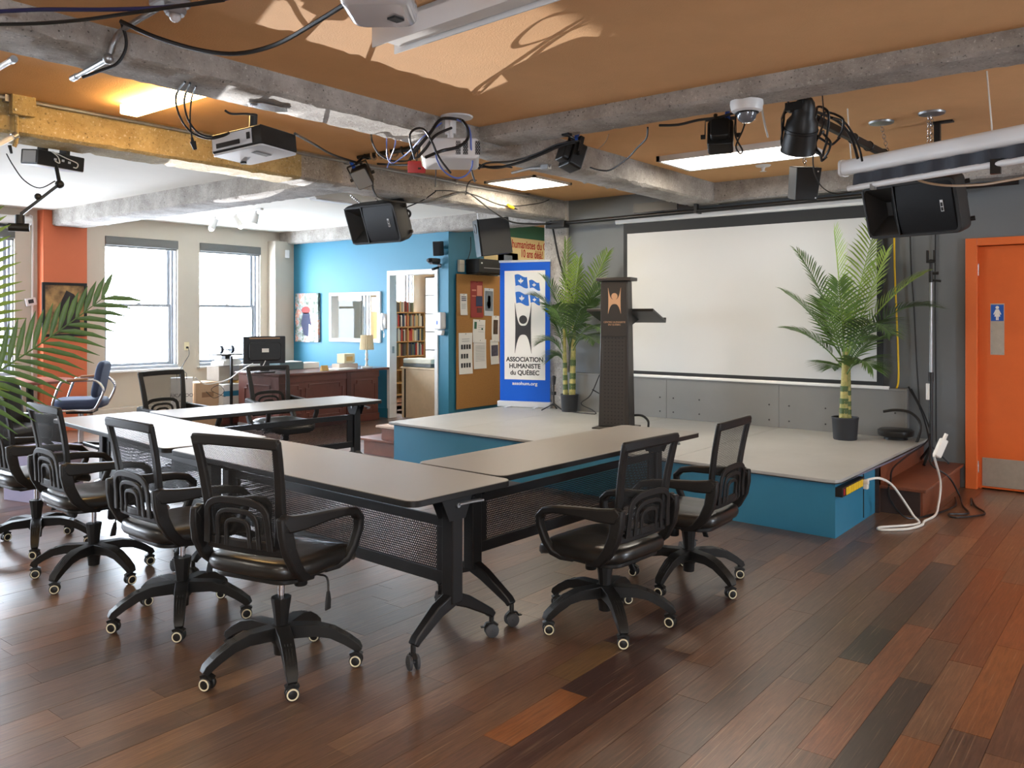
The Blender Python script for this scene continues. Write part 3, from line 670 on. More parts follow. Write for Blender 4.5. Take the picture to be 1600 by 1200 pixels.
    fr.sweep([(backx(.56) - .012*(1 - (2*i/10 - 1)**2), (2*i/10 - 1)*.20, .555) for i in range(11)], (0, 0, 1), (.022, .045))
    obj('back_frame', up(fr), CHP, t, .007)
    def net(u, v):
        z = .555 + .43*v; y = (2*u - 1)*(wd(z)); return (backx(z) - .030*(1 - (2*u - 1)**2)*sin(pi*min(1, v*.9 + .1)), y, z)
    obj('back_mesh', up(MB().grid(net, 14, 12)), NET, t, smooth=80)
    # lumbar plate: nested arches
    lp = MB(); bx_ = lambda z: backx(z) - .042
    def arch(hw, z0, z1, wdt):
        pts = [(-hw*1.05, z0), (-hw, z0 + (z1 - z0)*.45)] + [(hw*sup(pi - pi*k/10, 3.2, 1, 1)[0], z0 + (z1 - z0)*(.55 + .45*sup(pi - pi*k/10, 3.2, 1, 1)[1])) for k in range(11)] + [(hw, z0 + (z1 - z0)*.45), (hw*1.05, z0)]
        q = [V((bx_(z), y, z)) for y, z in pts]; m = len(q)
        vs = []
        for i in range(m):
            tg = (q[min(i+1, m-1)] - q[max(i-1, 0)]).normalized(); nn = tg.cross(V((1, 0, 0))).normalized()
            vs += [q[i] + nn*wdt/2 + V((.006,0,0)), q[i] - nn*wdt/2 + V((.006,0,0)), q[i] - nn*wdt/2 - V((.006,0,0)), q[i] + nn*wdt/2 - V((.006,0,0))]
        lp.add(vs, [(4*i+k, 4*i+(k+1) % 4, 4*i+4+(k+1) % 4, 4*i+4+k) for i in range(m-1) for k in range(4)])
    arch(.160, .565, .752, .03); arch(.105, .565, .71, .02); arch(.06, .565, .672, .018)
    lp.sweep([(bx_(.58) + .004*abs(i - 4), (i - 4)*.04, .578) for i in range(9)], (0, 0, 1), (.016, .034))
    obj('lumbar_support', up(lp), CHP, t, .004)
    # arm loops, each with the bracket that carries the back
    for s in (-1, 1):
        y = s*.245; ar = MB()
        ar.sweep([(-.25, y*.93, .70), (-.225, y*.95, .672), (-.15, y, .668), (-.02, y*1.03, .668), (.09, y*1.05, .662), (.16, y*1.05, .648), (.197, y*1.05, .615), (.195, y*1.05, .57), (.165, y*1.03, .50), (.13, y*.98, .448), (.09, y*.9, .43), (.03, y*.8, .424)], (0, 1, 0), [(.04,.04),(.07,.042),(.06,.044),(.044,.046),(.036,.048),(.034,.048),(.034,.044),(.034,.04),(.034,.036),(.032,.036),(.03,.036),(.026,.036)])
        ar.sweep([(-.243, y*.93, .705), (-.238, y*.95, .64), (-.225, y*.97, .57), (-.19, y*.98, .50), (-.135, y*.93, .445), (-.05, y*.85, .425)], (0, 1, 0), [(.055,.036),(.062,.036),(.058,.036),(.05,.036),(.042,.034),(.03,.034)])
        a_ = obj('armrest', up(ar), CHP, t, .008)
        for bx2, by2, bz2 in ((-.245, y*.93, .655), (-.235, y*.95, .575)): obj('bolt', up(MB().cyl((bx2, by2 + s*.017, bz2), (bx2, by2 + s*.023, bz2), .009, n=8)), BLACK, a_)
    return t
def chair(x, y, face, label, lift, base):
    c = make_chair(label, lift, 0)
    c.location = (x, y, 0); c.rotation_euler = (0, 0, R(face))
    tocam = math.degrees(math.atan2(-y, -x))
    for ch in c.children:
        if ch.name.startswith('star_base'): ch.rotation_euler = (0, 0, R(base - face))
        if ch.name.startswith('caster'):
            a = math.atan2(ch.location.y, ch.location.x) + R(base - face); ch.location = (.315*cos(a), .315*sin(a), 0)
            ch.rotation_euler = (0, 0, R(tocam - face + 90) + rnd.uniform(-.55, .55))
    return c
chair(2.19, 2.98, 12, 'nearest mesh-back office chair, seat pushed under the nearest table', .015, 25)
chair(2.25, 3.86, -2, 'mesh-back office chair second from the nearest along the tables', 0, 21)
chair(2.30, 4.89, -3, 'mesh-back office chair third along the tables, before the leafy frond', 0, 64)
chair(2.36, 5.80, 0, 'mesh-back office chair cut by the left edge beyond the third', 0, 30)
chair(3.492, 2.18, 86, 'mesh-back office chair with a torn seat front at the right table', -.075, 11)
chair(4.32, 2.144, 92, 'mesh-back office chair at the right table nearest the stage', -.07, 34)
chair(3.98, 6.86, -84, 'mesh-back office chair behind the farthest table beside the windows', .0, 15)
chair(4.95, 6.72, -96, 'mesh-back office chair behind the farthest table before the mahogany desk', .0, 40)
torn = [o for o in bpy.data.objects if o.get('label', '').startswith('mesh-back office chair with a torn')][0]
tb_ = MB()
for q in (-.05, 0, .03): tb_.sweep([(.275, q, .37), (.285, q + .006, .33), (.278, q, .30)], (0, 1, 0), [(.006, .02), (.004, .012), (.003, .02)])
obj('torn_trim', tb_, BLACK, torn, .001)

# ------------------------------------------------------------------ artificial palms
def leafmat(n, c, c2): return mat(n, c, .42, vary=(9, .2), col2=c2, spec=.45)
LEAF = [leafmat('palm leaf green', (96,126,58), (64,94,44)), leafmat('fresh palm leaf', (150,176,76), (112,142,58)), leafmat('dull palm leaf', (84,108,64), (62,86,54))]
TRUNK = mat('ringed cane', (186,168,104), .6, vary=(14, .5), col2=(104,118,56))
BANDG = mat('green cane band', (70,92,44), .55, vary=(16, .3)); POT = mat('black nursery pot', (44,46,50), .55, vary=(20, .15)); SOIL = mat('dark potting soil', (44,34,26), .9, bump=(60, .5))
def leaflet(mb, p, d_, up, ln, wd):
    """one folded blade: base, two mid stations and a point"""
    d_ = d_.normalized(); side = d_.cross(up).normalized(); n_ = side.cross(d_).normalized(); vs = []
    for t, f in ((0, .35), (.3, 1), (.65, .8), (1, .06)):
        c = p + d_*ln*t - V((0, 0, 1))*ln*.22*t*t
        vs += [c - side*wd*f/2 + n_*wd*.18*f, c, c + side*wd*f/2 + n_*wd*.18*f]
    return mb.add(vs, [(3*i + k, 3*i + k + 1, 3*i + 4 + k, 3*i + 3 + k) for i in range(3) for k in range(2)])
def frond(root, base, tip, bow, m, ll=.22, npair=20, wd=.017, start=.22, separate=False, roll=0):
    base, tip = V(base), V(tip); ctl = base.lerp(tip, .5) + V((0, 0, bow)); B = lambda t: base*(1-t)**2 + ctl*2*t*(1-t) + tip*t*t
    pts = [B(i/10) for i in range(11)]
    mb = MB().tube(pts, .0075, 5, r1=.0018, sm=0); lf = []
    for i in range(npair):
        t = start + (1 - start)*(i + .5)/npair; p = B(t); tg = (B(min(1, t + .02)) - B(t - .02)).normalized()
        sd = tg.cross(V((0, 0, 1))); sd = sd.normalized() if sd.length > .05 else V((1, 0, 0))
        if roll: sd = (Mx.Rotation(roll, 3, tg) @ sd)
        up = sd.cross(tg).normalized(); l_ = ll*(.45 + .55*sin(pi*min(1, .18 + .86*(t - start)/(1 - start))))*rnd.uniform(.9, 1.08)
        a = R(62 - 30*(t - start)/(1 - start)) + rnd.uniform(-.06, .06)
        for s in (-1, 1):
            d_ = tg*cos(a) + sd*s*sin(a) + up*.22
            q = MB() if separate else mb; leaflet(q, p, d_, up, l_, wd); lf.append(q)
    f = obj('frond', mb, m, root, world=True, smooth=60)
    return f
def palm(label, pos, pot, trunks, fronds, **kw):
    t = thing('potted_palm', label, 'plant', pos, group='artificial palms')
    x, y, z = pos; r, h = pot
    obj('pot', MB().lathe([(0, 0), (r*.86, 0), (r*.9, .01), (r, h - .02), (r*1.03, h - .015), (r*1.03, h), (r*.95, h), (r*.94, h - .03), (0, h - .03)], 26), POT, t)
    obj('soil', MB().lathe([(0, h - .035), (r*.93, h - .035), (r*.9, h - .025), (r*.4, h - .012), (0, h - .01)], 20), SOIL, t)
    for (ax, ay), (bx_, by, bz), r0 in trunks:
        mb = MB(); n = 22; p0 = V((ax, ay, h - .03)); p1 = V((bx_, by, bz)); prof = []
        for i in range(n):
            c = p0.lerp(p1, i/n); c2 = p0.lerp(p1, (i + 1)/n); rr = r0*(1.15 - .5*i/n)
            mb.tube([c, c.lerp(c2, .85), c2], rr*1.06, 9, r1=rr*.94, sm=0)
        obj('trunk', mb, TRUNK, t)
        for f in (.10, .24, .42): obj('trunk_band', MB().tube([p0.lerp(p1, f), p0.lerp(p1, f + .04), p0.lerp(p1, f + .08)], r0*(1.2 - .5*f), 12, sm=0), BANDG, t)
    for i, (b_, tp, bow, k) in enumerate(fronds): frond(t, b_, tp, bow, LEAF[k], **kw)
    return t
# palm at the right, its tips set out around the crown
px_, py_ = 7.70, 2.30
cr = lambda z, a=0, b_=0: (px_ + a, py_ + b_, z)
palm('tall potted palm at the right end of the stage before the screen', (px_, py_, .40), (.112, .20),
     [((-.01, .01), (0, 0, .78), .035), ((.02, -.012), (.02, -.02, .70), .03)],
     [(cr(1.15), (7.550, 1.982, 2.349), .10, 1), (cr(1.12), (7.650, 2.382, 2.262), .12, 1), (cr(1.12), (7.750, 2.744, 2.085), .22, 0), (cr(1.08), (7.600, 2.809, 1.715), .16, 0),
      (cr(1.02), (7.650, 2.780, 1.373), .14, 0), (cr(1.12), (7.750, 1.664, 1.856), .20, 1), (cr(1.05), (7.600, 1.564, 1.571), .36, 2), (cr(1.05), (7.300, 1.827, 1.361), .40, 2),
      (cr(.98), (8.000, 2.090, 1.289), .16, 0), (cr(.98), (8.000, 2.508, 1.013), .12, 0), (cr(1.0), (7.950, 2.610, 1.641), .15, 0),
      (cr(1.1), (8.000, 2.030, 2.067), .06, 1), (cr(.95), (7.500, 2.021, 1.056), .2, 0), (cr(1.0), (7.400, 2.266, 1.795), .08, 0)], ll=.32, npair=25, wd=.018)
# palm beside the banner
qx, qy = 7.98, 5.46
cq = lambda z, a=0, b_=0: (qx + a, qy + b_, z)
palm('potted palm with two canes between the banner and the lectern', (qx, qy, .40), (.10, .20),
     [((-.02, .04), (-.02, .06, .95), .026), ((.01, -.03), (.02, -.05, 1.02), .034)],
     [(cr0, tp, bw_, k) for cr0, tp, bw_, k in (
      (cq(1.25, 0, .05), (7.950, 5.491, 2.350), .05, 1), (cq(1.3, 0, -.05), (7.900, 4.892, 2.194), .10, 1), (cq(1.3), (7.950, 5.305, 2.144), .02, 1), (cq(1.2, 0, .05), (7.800, 5.857, 1.734), .26, 2),
      (cq(1.2), (7.900, 5.764, 1.936), .22, 0), (cq(1.25), (7.850, 4.861, 1.875), .14, 0), (cq(1.0, 0, .05), (7.850, 5.764, 1.192), .20, 0), (cq(1.15, 0, -.05), (7.700, 4.800, 1.318), .28, 0),
      (cq(1.1, 0, -.05), (7.600, 4.867, 1.216), .24, 2), (cq(1.1), (7.600, 4.989, 1.593), .30, 2), (cq(1.15), (7.600, 5.457, 1.596), .25, 0),
      (cq(1.05, 0, .06), (7.950, 5.726, 1.526), .18, 0), (cq(.95, 0, .06), (7.900, 5.654, 1.007), .12, 0), (cq(1.15), (7.950, 5.048, 1.668), .2, 0))], ll=.30, npair=24, wd=.017)
# palm off the left edge, two fronds reaching in
def near_palm():
    pos = (1.05, 4.45, 0); t = thing('potted_palm', 'large palm at the left edge, green fronds reaching across the window', 'plant', pos, group='artificial palms')
    obj('pot', MB().lathe([(0, 0), (.13, 0), (.15, .01), (.165, .28), (.17, .30), (.155, .30), (.15, .26), (0, .26)], 26), POT, t)
    obj('soil', MB().lathe([(0, .24), (.15, .24), (.148, .262), (0, .275)], 20), SOIL, t)
    mb = MB(); p0, p1 = V((0, 0, .25)), V((.05, .0, .95))
    for i in range(18): mb.tube([p0.lerp(p1, i/18), p0.lerp(p1, (i + .85)/18), p0.lerp(p1, (i + 1)/18)], .045*(1.1 - .03*i/2), 9, r1=.042*(1.0 - .03*i/2), sm=0)
    obj('trunk', mb, TRUNK, t)
    for b_, ctl, tip, roll, ll, k, st, npair in (
        ((1.12, 4.44, .98), (1.52, 4.36, 1.13), (1.950, 4.020, 1.597), (.42, .90, .1), .30, 0, .05, 27),
        ((1.12, 4.46, .98), (1.66, 4.43, 1.15), (1.52, 4.50, 2.25), (.38, .92, .1), .28, 1, .15, 34),
        ((1.08, 4.50, .98), (.8, 5.0, 1.7), (.6, 5.3, 1.75), (0, 0, 1), .22, 0, .2, 18)):
        b_, c, tp = V(b_), V(ctl), V(tip); B = lambda q: b_*(1-q)**2 + c*2*q*(1-q) + tp*q*q
        f = obj('frond', MB().tube([B(i/10) for i in range(11)], .0085, 6, r1=.002, sm=0), LEAF[k], t, world=True)
        for i in range(npair):
            q = st + (1 - st)*(i + .5)/npair; p = B(q); tg = (B(min(1, q + .02)) - B(q - .02)).normalized(); sd = tg.cross(V(roll)).normalized(); up = sd.cross(tg)
            a = R(66 - 34*(q - st)/(1 - st)); l_ = ll*(.62 + .38*sin(pi*min(1, .25 + .8*(q - st)/(1 - st))))
            for s in (-1, 1):
                lf = obj('leaflet', leaflet(MB(), p, tg*cos(a) + sd*s*sin(a) + up*.12, up, l_*rnd.uniform(.93, 1.05), .026), LEAF[k], f, smooth=60)
near_palm()

# ------------------------------------------------------------------ loudspeakers
SPK = mat('speaker cabinet', (44,43,42), .6, bump=(260, .12), spec=.3); GRILL = perforated('speaker grille', (20,20,22), .006, .22, (0, 1), .5)
def pa_speaker(label, pos, n, up, drop):
    """moulded cabinet lying on its side: horn at one end, grille at the other, tapered back"""
    M = frame(pos, n, up); t = thing('loudspeaker', label, 'speaker', M=M, group='hanging loudspeakers')
    L_, H_ = .69, .40
    def face(z, f, bow=0): return [(x*f, y*f, z - bow*(abs(x)/(L_/2))**2) for x, y in rrect(L_, H_, .05, 4)]
    mb = MB(); st_ = [(.02, .97), (0, 1), (-.10, 1), (-.17, .90), (-.30, .52), (-.34, .46)]; n_ = 20; k = 20; vs = []
    R_ = rrect(L_, H_, .05, 4); k = len(R_)
    for z, f in st_: vs += [(x*(f if z < -.12 else 1)*.995, y*(.72 + .28*f if z < -.12 else f), z) for x, y in R_]
    fs = [(i*k + j, i*k + (j+1) % k, (i+1)*k + (j+1) % k, (i+1)*k + j) for i in range(len(st_) - 1) for j in range(k)]
    fs = [f[::-1] for f in fs]
    fs += [tuple((len(st_) - 1)*k + j for j in reversed(range(k)))]
    mb.add(vs, fs); o_, i_ = rrect(L_*.995, H_*.97, .05, 4), rrect(L_ - .05, H_ - .05, .04, 4)
    mb.ring(o_, i_, .012, (0, 0, .018))
    obj('cabinet', mb, SPK, t, .004, 35)
    obj('grille', MB().grid(lambda u, v: (-.085 + .395*u, -.17 + .34*v, .022 + .016*(1 - (2*v - 1)**2)), 4, 10), GRILL, t)
    obj('baffle', MB().box((-.09, -.18, .0), (.33, .18, .010)), BLACK, t, smooth=0)
    hn = MB(); A = [(-.325, -.172), (-.105, -.172), (-.105, .172), (-.325, .172)]; B_ = [(-.235, -.05), (-.195, -.05), (-.195, .05), (-.235, .05)]
    hn.add([(x, y, .03) for x, y in A] + [(x, y, -.09) for x, y in B_], [(i, i + 4, (i+1) % 4 + 4, (i+1) % 4) for i in range(4)] + [(4, 5, 6, 7)])
    hn.ring([(x, y) for x, y in ((-.332, -.18), (-.095, -.18), (-.095, .18), (-.332, .18))], A, .012, (0, 0, .022))
    obj('horn', hn, BLACK, t, smooth=0)
    bd = obj('badge', MB().box((.225, -.035, .036), (.245, .045, .041)), PLWH, t, smooth=0); obj('badge_print', MB().box((.228, .0, .041), (.242, .028, .042)).box((.228, -.03, .041), (.242, -.005, .042)), BLACK, bd, smooth=0)
    for x, y in ((.31, .13), (.31, -.13), (.22, .12)): obj('flying_point', MB().cyl((x + .01, y, -.10 - (.31 - x)), (x + .055 - (.31 - x)*.3, y, -.12 - (.31 - x)), .017, n=10), BLACK, t)
    obj('carry_handle', MB().torus((.235, .02, -.235), (1, 0, .6), .035, .012, 16, 8), BLACK, t)
    return t, M
def chain(root, p0, p1, name='chain'):
    p0, p1 = V(p0), V(p1); n = max(3, int((p1 - p0).length/.026)); mb = MB(); d_ = (p1 - p0).normalized(); a = d_.orthogonal(); b_ = d_.cross(a)
    for i in range(n):
        c = p0.lerp(p1, (i + .5)/n); ax = a if i % 2 else b_; w_ = ax.cross(d_)
        mb.tube([c + d_*.017*cos(2*pi*k/8) + w_*.009*sin(2*pi*k/8) for k in range(9)], .0022, 4, sm=0, cap=False)
    o = obj(name, mb, CHROME, root, world=True); o['kind'] = 'stuff'; return o
t, M = pa_speaker('black loudspeaker hung on chains before the blue wall', (5.60, 6.14, 2.40), (-.97, -.03, -.36), (0, 0, 1), 0)
for q, e in (((-.16, .2, -.05), (5.278, 6.121, 2.660)), ((.08, .2, -.05), (5.449, 5.971, 2.660)), ((.10, .2, -.12), (5.302, 5.828, 2.660))): chain(t, M @ V(q), (e[0], e[1], 2.645))
t, M = pa_speaker('black loudspeaker hung on chains above the stage palm at right', (6.42, 1.46, 2.26), (-.95, .28, -.30), (0, 0, 1), 0)
obj('ceiling_plate', MB().lathe([(0, 2.835), (.08, 2.845), (.085, 2.858), (0, 2.858)], 20, (6.21, 1.61, 0)), STEEL, t, world=True)
obj('ceiling_plate', MB().lathe([(0, 2.835), (.08, 2.845), (.085, 2.858), (0, 2.858)], 20, (6.13, 1.27, 0)), STEEL, t, world=True)
chain(t, M @ V((-.12, .2, -.05)), (6.21, 1.61, 2.84)); chain(t, M @ V((.14, .2, -.05)), (6.13, 1.27, 2.84)); chain(t, M @ V((.12, .2, -.05)), (6.14, 1.29, 2.84))
# subwoofer by the column
M = frame((7.42, 6.36, 2.40), (-.74, .55, -.12), (.12, -.10, 1))
t = thing('subwoofer', 'glossy fronted black subwoofer strapped up beside the concrete column', 'speaker', M=M)
obj('cabinet', MB().box((-.12, -.21, -.36), (.12, .21, 0)), mat('black veneer', (26,25,25), .5), t, .003, 0)
GLB = mat('gloss black', (16,16,18), .3, spec=.2)
obj('front_panel', MB().prism(rrect(.245, .43, .012), .02, (0, 0, 0)), GLB, t, .004)
obj('port', MB().torus((0, .11, .02), (0, 0, 1), .052, .008, 22, 8), GLB, t); obj('port_hole', MB().cyl((0, .11, .018), (0, .11, .022), .05, n=22), BLACK, t)
obj('strap', MB().box((-.02, .20, -.03), (-.005, .33, -.025)), WHITE, t, smooth=0)
# little speaker beyond the spotlights
M = frame((5.62, 1.92, 2.38), (-.75, -.62, -.22), (-.16, -.16, 1))
t = thing('speaker_box', 'small black speaker box hung by a chain beside the round spotlight', 'speaker', M=M)
obj('cabinet', MB().prism([(-.075, -.11), (.075, -.11), (.085, .11), (-.085, .11)], .15, (0, 0, -.15)), BLACK, t, .006, 0)
obj('side_face', MB().box((.078, -.10, -.14), (.082, .1, -.02)), SPK, t, smooth=0)
for y in (-.09, .085): obj('screw', MB().cyl((.06, y, 0), (.06, y, .003), .005, n=8), PLWH, t)
chain(t, M @ V((0, .11, -.07)), (5.55, 1.98, 2.86))
# satellite speaker on the blue corner
t = thing('wall_speaker', 'small black satellite speaker on the blue wall above the office door', 'speaker', M=frame((8.47, 7.98, 2.43), (-.9, -.3, -.1)))
obj('cabinet', MB().prism(rrect(.11, .20, .012), .13, (0, 0, -.05)), BLACK, t, .006); obj('grille', MB().box((-.047, -.09, .08), (.047, .09, .085)), GRILL, t, smooth=0)
obj('bracket', MB().box((-.02, -.02, -.09), (.02, .02, -.05)), BLACKM, t, smooth=0)

# ------------------------------------------------------------------ projectors
M = frame((2.80, 3.90, 2.44), (.06, -1, 0), (0, 0, 1))
t = thing('projector', 'black projector with silver underside on the nearest long beam', 'projector', M=frame((2.80, 3.88, 2.465), (.25, -.95, .10)))
obj('body', MB().prism(rrect(.30, .105, .012), .34, (0, 0, -.30)), BLACK, t, .006)
obj('bottom_cover', MB().prism(rrect(.30, .34, .02), .012, (0, -.064, -.13), (1,0,0), (0,0,-1)), SILVER, t, .003)
obj('bottom_label', MB().box((-.07, -.0665, -.1), (.05, -.0655, -.06)), INK, t, smooth=0)
obj('connector_panel', MB().box((-.155, -.04, -.29), (-.148, .04, -.02)), SILVER, t, .002, 0)
obj('socket', MB().box((-.16, -.015, -.05), (-.152, .02, -.03)).box((-.16, -.03, -.26), (-.152, -.005, -.10)), BLACK, t, smooth=0)
obj('foot', MB().cyl((.06, -.075, -.27), (.06, -.064, -.27), .018, n=10), BLACK, t)
obj('mount_arm', MB().cyl((0, .05, -.14), (0, .17, -.12), .022, n=12).cbox((0, .065, -.14), (.16, .02, .12)), BLACKM, t, .004, 0)
obj('mount_plate', MB().prism([(-.13, 0), (-.08, -.06), (.08, -.06), (.13, 0), (.08, .06), (-.08, .06)], .008, (2.78, 3.90, 2.642)), CHROME, t, .002, 0, world=True)
t = thing('projector', 'white projector hung in a tangle of cables where the beams meet', 'projector', M=frame((3.93, 3.60, 2.525), (-.75, -.66, .08)))
obj('body', MB().prism(rrect(.36, .13, .03), .30, (0, 0, -.15)), PLWH, t, .012)
for x in (.03, .075, .15): obj('vent', MB().cbox((x + .02, .0, .151), (.03, .085, .002)), perforated('vent grille' , (60,60,62), .012, .3, (0, 1)), t, smooth=0)
obj('connector_panel', MB().box((-.185, -.05, -.12), (-.178, .05, .12)), mat('ivory plastic', (222,214,190), .5), t, smooth=0)
obj('lens', MB().cyl((-.1, -.0, -.15), (-.1, 0, -.18), .045, n=18), BLACK, t)
obj('mount_pole', MB().cyl((0, .06, 0), (0, .28, 0), .02, n=12).cbox((.0, .2, .0), (.07, .14, .03)), PLWH, t, .003, 0)
obj('ceiling_plate', MB().lathe([(0, 2.755), (.10, 2.765), (.105, 2.774), (0, 2.774)], 24, (3.99, 3.60, 0)), PLWH, t, world=True)
t = thing('relay_box', 'small red box dangling on cables below the white projector', 'box', M=frame((4.332, 4.300, 2.576), (-.70, -.7, -.15))); obj('hanging_lead', MB().tube([(0, .04, 0), (.01, .2, 0), (-.02, .42, .02)], .005, 6), CBLK, t)
obj('case', MB().prism(rrect(.13, .085, .006), .05, (0, 0, -.025)), REDP, t, .004); obj('socket', MB().cbox((.02, -.01, .026), (.022, .014, .003)), BLACK, t, smooth=0)
t = thing('network_unit', 'flat black box under the ochre beam at the left', 'device', M=frame((2.63, 6.06, 2.575), (.25, -.95, -.10)))
obj('case', MB().prism(rrect(.36, .10, .008), .17, (0, 0, -.17)), BLACKM, t, .003); obj('side_vent', MB().box((-.182, -.04, -.15), (-.178, .04, -.02)), PLGR, t, smooth=0)
obj('bottom_cover', MB().box((-.18, -.054, -.165), (.18, -.05, -.005)), SILVER, t, .001, 0)
obj('port', MB().box((-.06, -.005, 0), (-.04, .01, .002)).box((.0, -.005, 0), (.02, .01, .002)).box((.05, -.01, 0), (.07, .005, .002)), SILVER, t, smooth=0)
obj('patch_lead', MB().tube([(-.09, .05, .01), (-.05, .02, .025), (-.03, -.02, .02), (-.06, -.01, .012)], .004, 6).tube([(-.08, .05, .01), (.02, .02, .025), (.1, .0, .03), (.11, -.03, .015), (.09, -.03, .005)], .004, 6), CWHT, t)
obj('strap', MB().box((-.1, .05, -.12), (-.07, .085, -.05)).box((.07, .05, -.12), (.1, .085, -.05)), BLACKM, t, smooth=0)
# boom arm with a small camera
t = thing('boom_camera', 'jointed black boom arm with small camera near the left windows', 'camera', (2.594, 6.060, 2.524))
a0, a1, a2 = V((2.590, 6.060, 2.523)), V((2.633, 6.100, 2.417)), V((2.416, 6.200, 2.190))
obj('post', MB().cyl(a0 + V((0,0,.02)), a1, .014, n=10), BLACKM, t, world=True); obj('joint', MB().ball(a1, .03, 12), BLACK, t, world=True)
obj('boom', MB().sweep([a1, a2], (0, 0, 1), (.025, .03)), BLACKM, t, .003, 0, world=True); obj('knob', MB().ball(a1.lerp(a2, .55) + V((0,0,.03)), .025, 10), BLACK, t, world=True)
obj('camera_head', MB().cyl(a2, a2 - V((0,0,.06)), .03, n=12).cyl(a2 + V((-.06, .03, -.085)), a2 + V((.05, -.03, -.085)), .028, n=12), BLACK, t, world=True)
cable('arm_lead', [(2.256, 6.000, 2.562), (2.295, 6.000, 2.492), (2.365, 6.000, 2.400), (2.482, 6.050, 2.368), (2.603, 6.100, 2.436)], .004, CBLK, 'thin black lead looping from the ochre beam to the boom arm')
t = thing('inline_plug', 'black plug hanging from the ochre beam at the left edge', 'plug', (2.256, 5.950, 2.598)); obj('body', MB().cyl((2.256, 5.950, 2.610), (2.268, 5.950, 2.558), .012, .008, 8), BLACK, t, world=True)

# ------------------------------------------------------------------ stage lights
LENSM = mat('smoky lens', (150,156,164), .15, .3)
def flood(label, p, n, hang, up=(0,0,1), s=1):
    t = thing('flood_light', label, 'spotlight', M=frame(p, n, up), group='small black flood lights')
    mb = MB().prism(rrect(.15*s, .18*s, .02), .10*s, (0, 0, -.06*s)); mb.prism(rrect(.11*s, .13*s, .02), .05*s, (0, 0, -.11*s)); obj('housing', mb, BLACK, t, .006)
    obj('lens', MB().prism(rrect(.135*s, .165*s, .015), .004, (0, 0, .04*s)), LENSM, t); 
    obj('yoke', MB().sweep([(-.09*s, 0, -.02), (-.09*s, .12*s, -.03), (.09*s, .12*s, -.03), (.09*s, 0, -.02)], (0, 0, 1), (.005, .03)), BLACKM, t, smooth=0)
    for q in (-1, 1): obj('yoke_knob', MB().cyl((q*.088*s, 0, -.02), (q*.115*s, 0, -.02), .014, n=10), BLACK, t)
    obj('socket', MB().cyl((-.04*s, .09*s, -.05), (-.04*s, .15*s, -.05), .016, n=8), BLUEP, t); obj('socket', MB().cyl((.03*s, .09*s, -.06), (.03*s, .13*s, -.06), .012, n=8), BLACK, t)
    top = V(M_top(p, n, up, s)); obj('hanger', MB().cyl(top, hang, .012, n=8).cbox(hang, (.05, .05, .02)), BLACKM, t, .002, 0, world=True)
    return t
def M_top(p, n, up, s): return frame(p, n, up) @ V((0, .12*s, -.03))
flood('black flood light under the cross beam left of the dome camera', (4.712, 2.130, 2.563), (.80, .32, -.42), (4.745, 2.137, 2.685))
flood('black flood light hung where the beams cross, tilted to the right', (4.733, 3.200, 2.576), (.78, -.36, -.34), (4.50, 3.10, 2.68), (.15, .0, 1))
flood('black flood light on the pipe above the left loudspeaker', (4.701, 5.300, 2.653), (-.62, -.55, -.55), (4.752, 5.350, 2.831), (-.3, .2, .9), .95)
t = thing('par_can', 'round black spotlight can in loops of cable before the lit panel', 'spotlight', M=frame((4.729, 1.660, 2.511), (.42, .30, -.86), (.4, .2, .2)))
obj('can', MB().lathe([(0, -.22), (.035, -.22), (.05, -.20), (.062, -.155), (.064, -.12), (.085, -.09), (.09, -.05), (.094, -.048), (.094, -.035), (.088, -.03), (.092, .03), (.096, .08), (.098, .085), (.09, .085), (.085, .02), (0, .0)], 26), BLACK, t)
obj('label', MB().box((-.035, .091, -.01), (.035, .094, .03)), PLGR, t, smooth=0)
obj('yoke', MB().sweep([(-.10, 0, 0), (-.115, 0, -.1), (-.08, 0, -.25), (.08, 0, -.25), (.115, 0, -.1), (.10, 0, 0)], (0, 1, 0), (.005, .03)), BLACKM, t, smooth=0)
obj('cable_gland', MB().cyl((0, 0, -.22), (0, .02, -.27), .014, n=8), BLACK, t)
for s in (-.03, .03): obj('terminal', MB().ball((s, .04, -.185), .008, 8), STEEL, t)
obj('hanger', MB().box((4.60, 1.60, 2.64), (4.68, 1.70, 2.684)).cyl((4.64, 1.65, 2.66), frame((4.729, 1.660, 2.511), (.42, .30, -.86), (.4, .2, .2)) @ V((0, 0, -.25)), .012, n=8), BLACKM, t, .002, 0, world=True)
t = thing('lighting_bar', 'dark lighting bar running back from the cross beam over the stage', 'bar', (4.62, 1.66, 2.66))
b0, b1 = V((4.62, 1.66, 2.655)), V((6.450, 1.606, 2.644))
obj('bar', MB().sweep([b0, b1], (0, 0, 1), (.035, .045)), mat('brown black steel', (52,44,40), .5, .5), t, .003, 0, world=True)
for f in (.55, .72, .9): obj('cable_tie', MB().torus(b0.lerp(b1, f), b1 - b0, .032, .004, 10, 5), CBLK, t, world=True)
obj('drop_rod', MB().box((6.43, 1.28, 2.45), (6.47, 1.32, 2.855)).cbox((6.46, 1.28, 2.852), (.06, .16, .012)), BLACKM, t, .002, 0, world=True)
t = thing('lighting_pipe', 'long black pipe above the projection screen', 'pipe', (8.0, 5, 2.55))
obj('pipe', MB().cyl((7.98, 5.72, 2.57), (7.98, 1.0, 2.60), .022, n=12), BLACKM, t, world=True)
for y in (3.86, 1.5): obj('wall_bracket', MB().box((7.955, y, 2.56), (8.178, y + .03, 2.61)).box((7.955, y, 2.61), (8.01, y + .03, 2.66)), BLACKM, t, world=True, smooth=0)
obj('end_clamp', MB().box((7.92, 5.5, 2.52), (8.04, 5.76, 2.60)), BLACK, t, .006, 0, world=True)
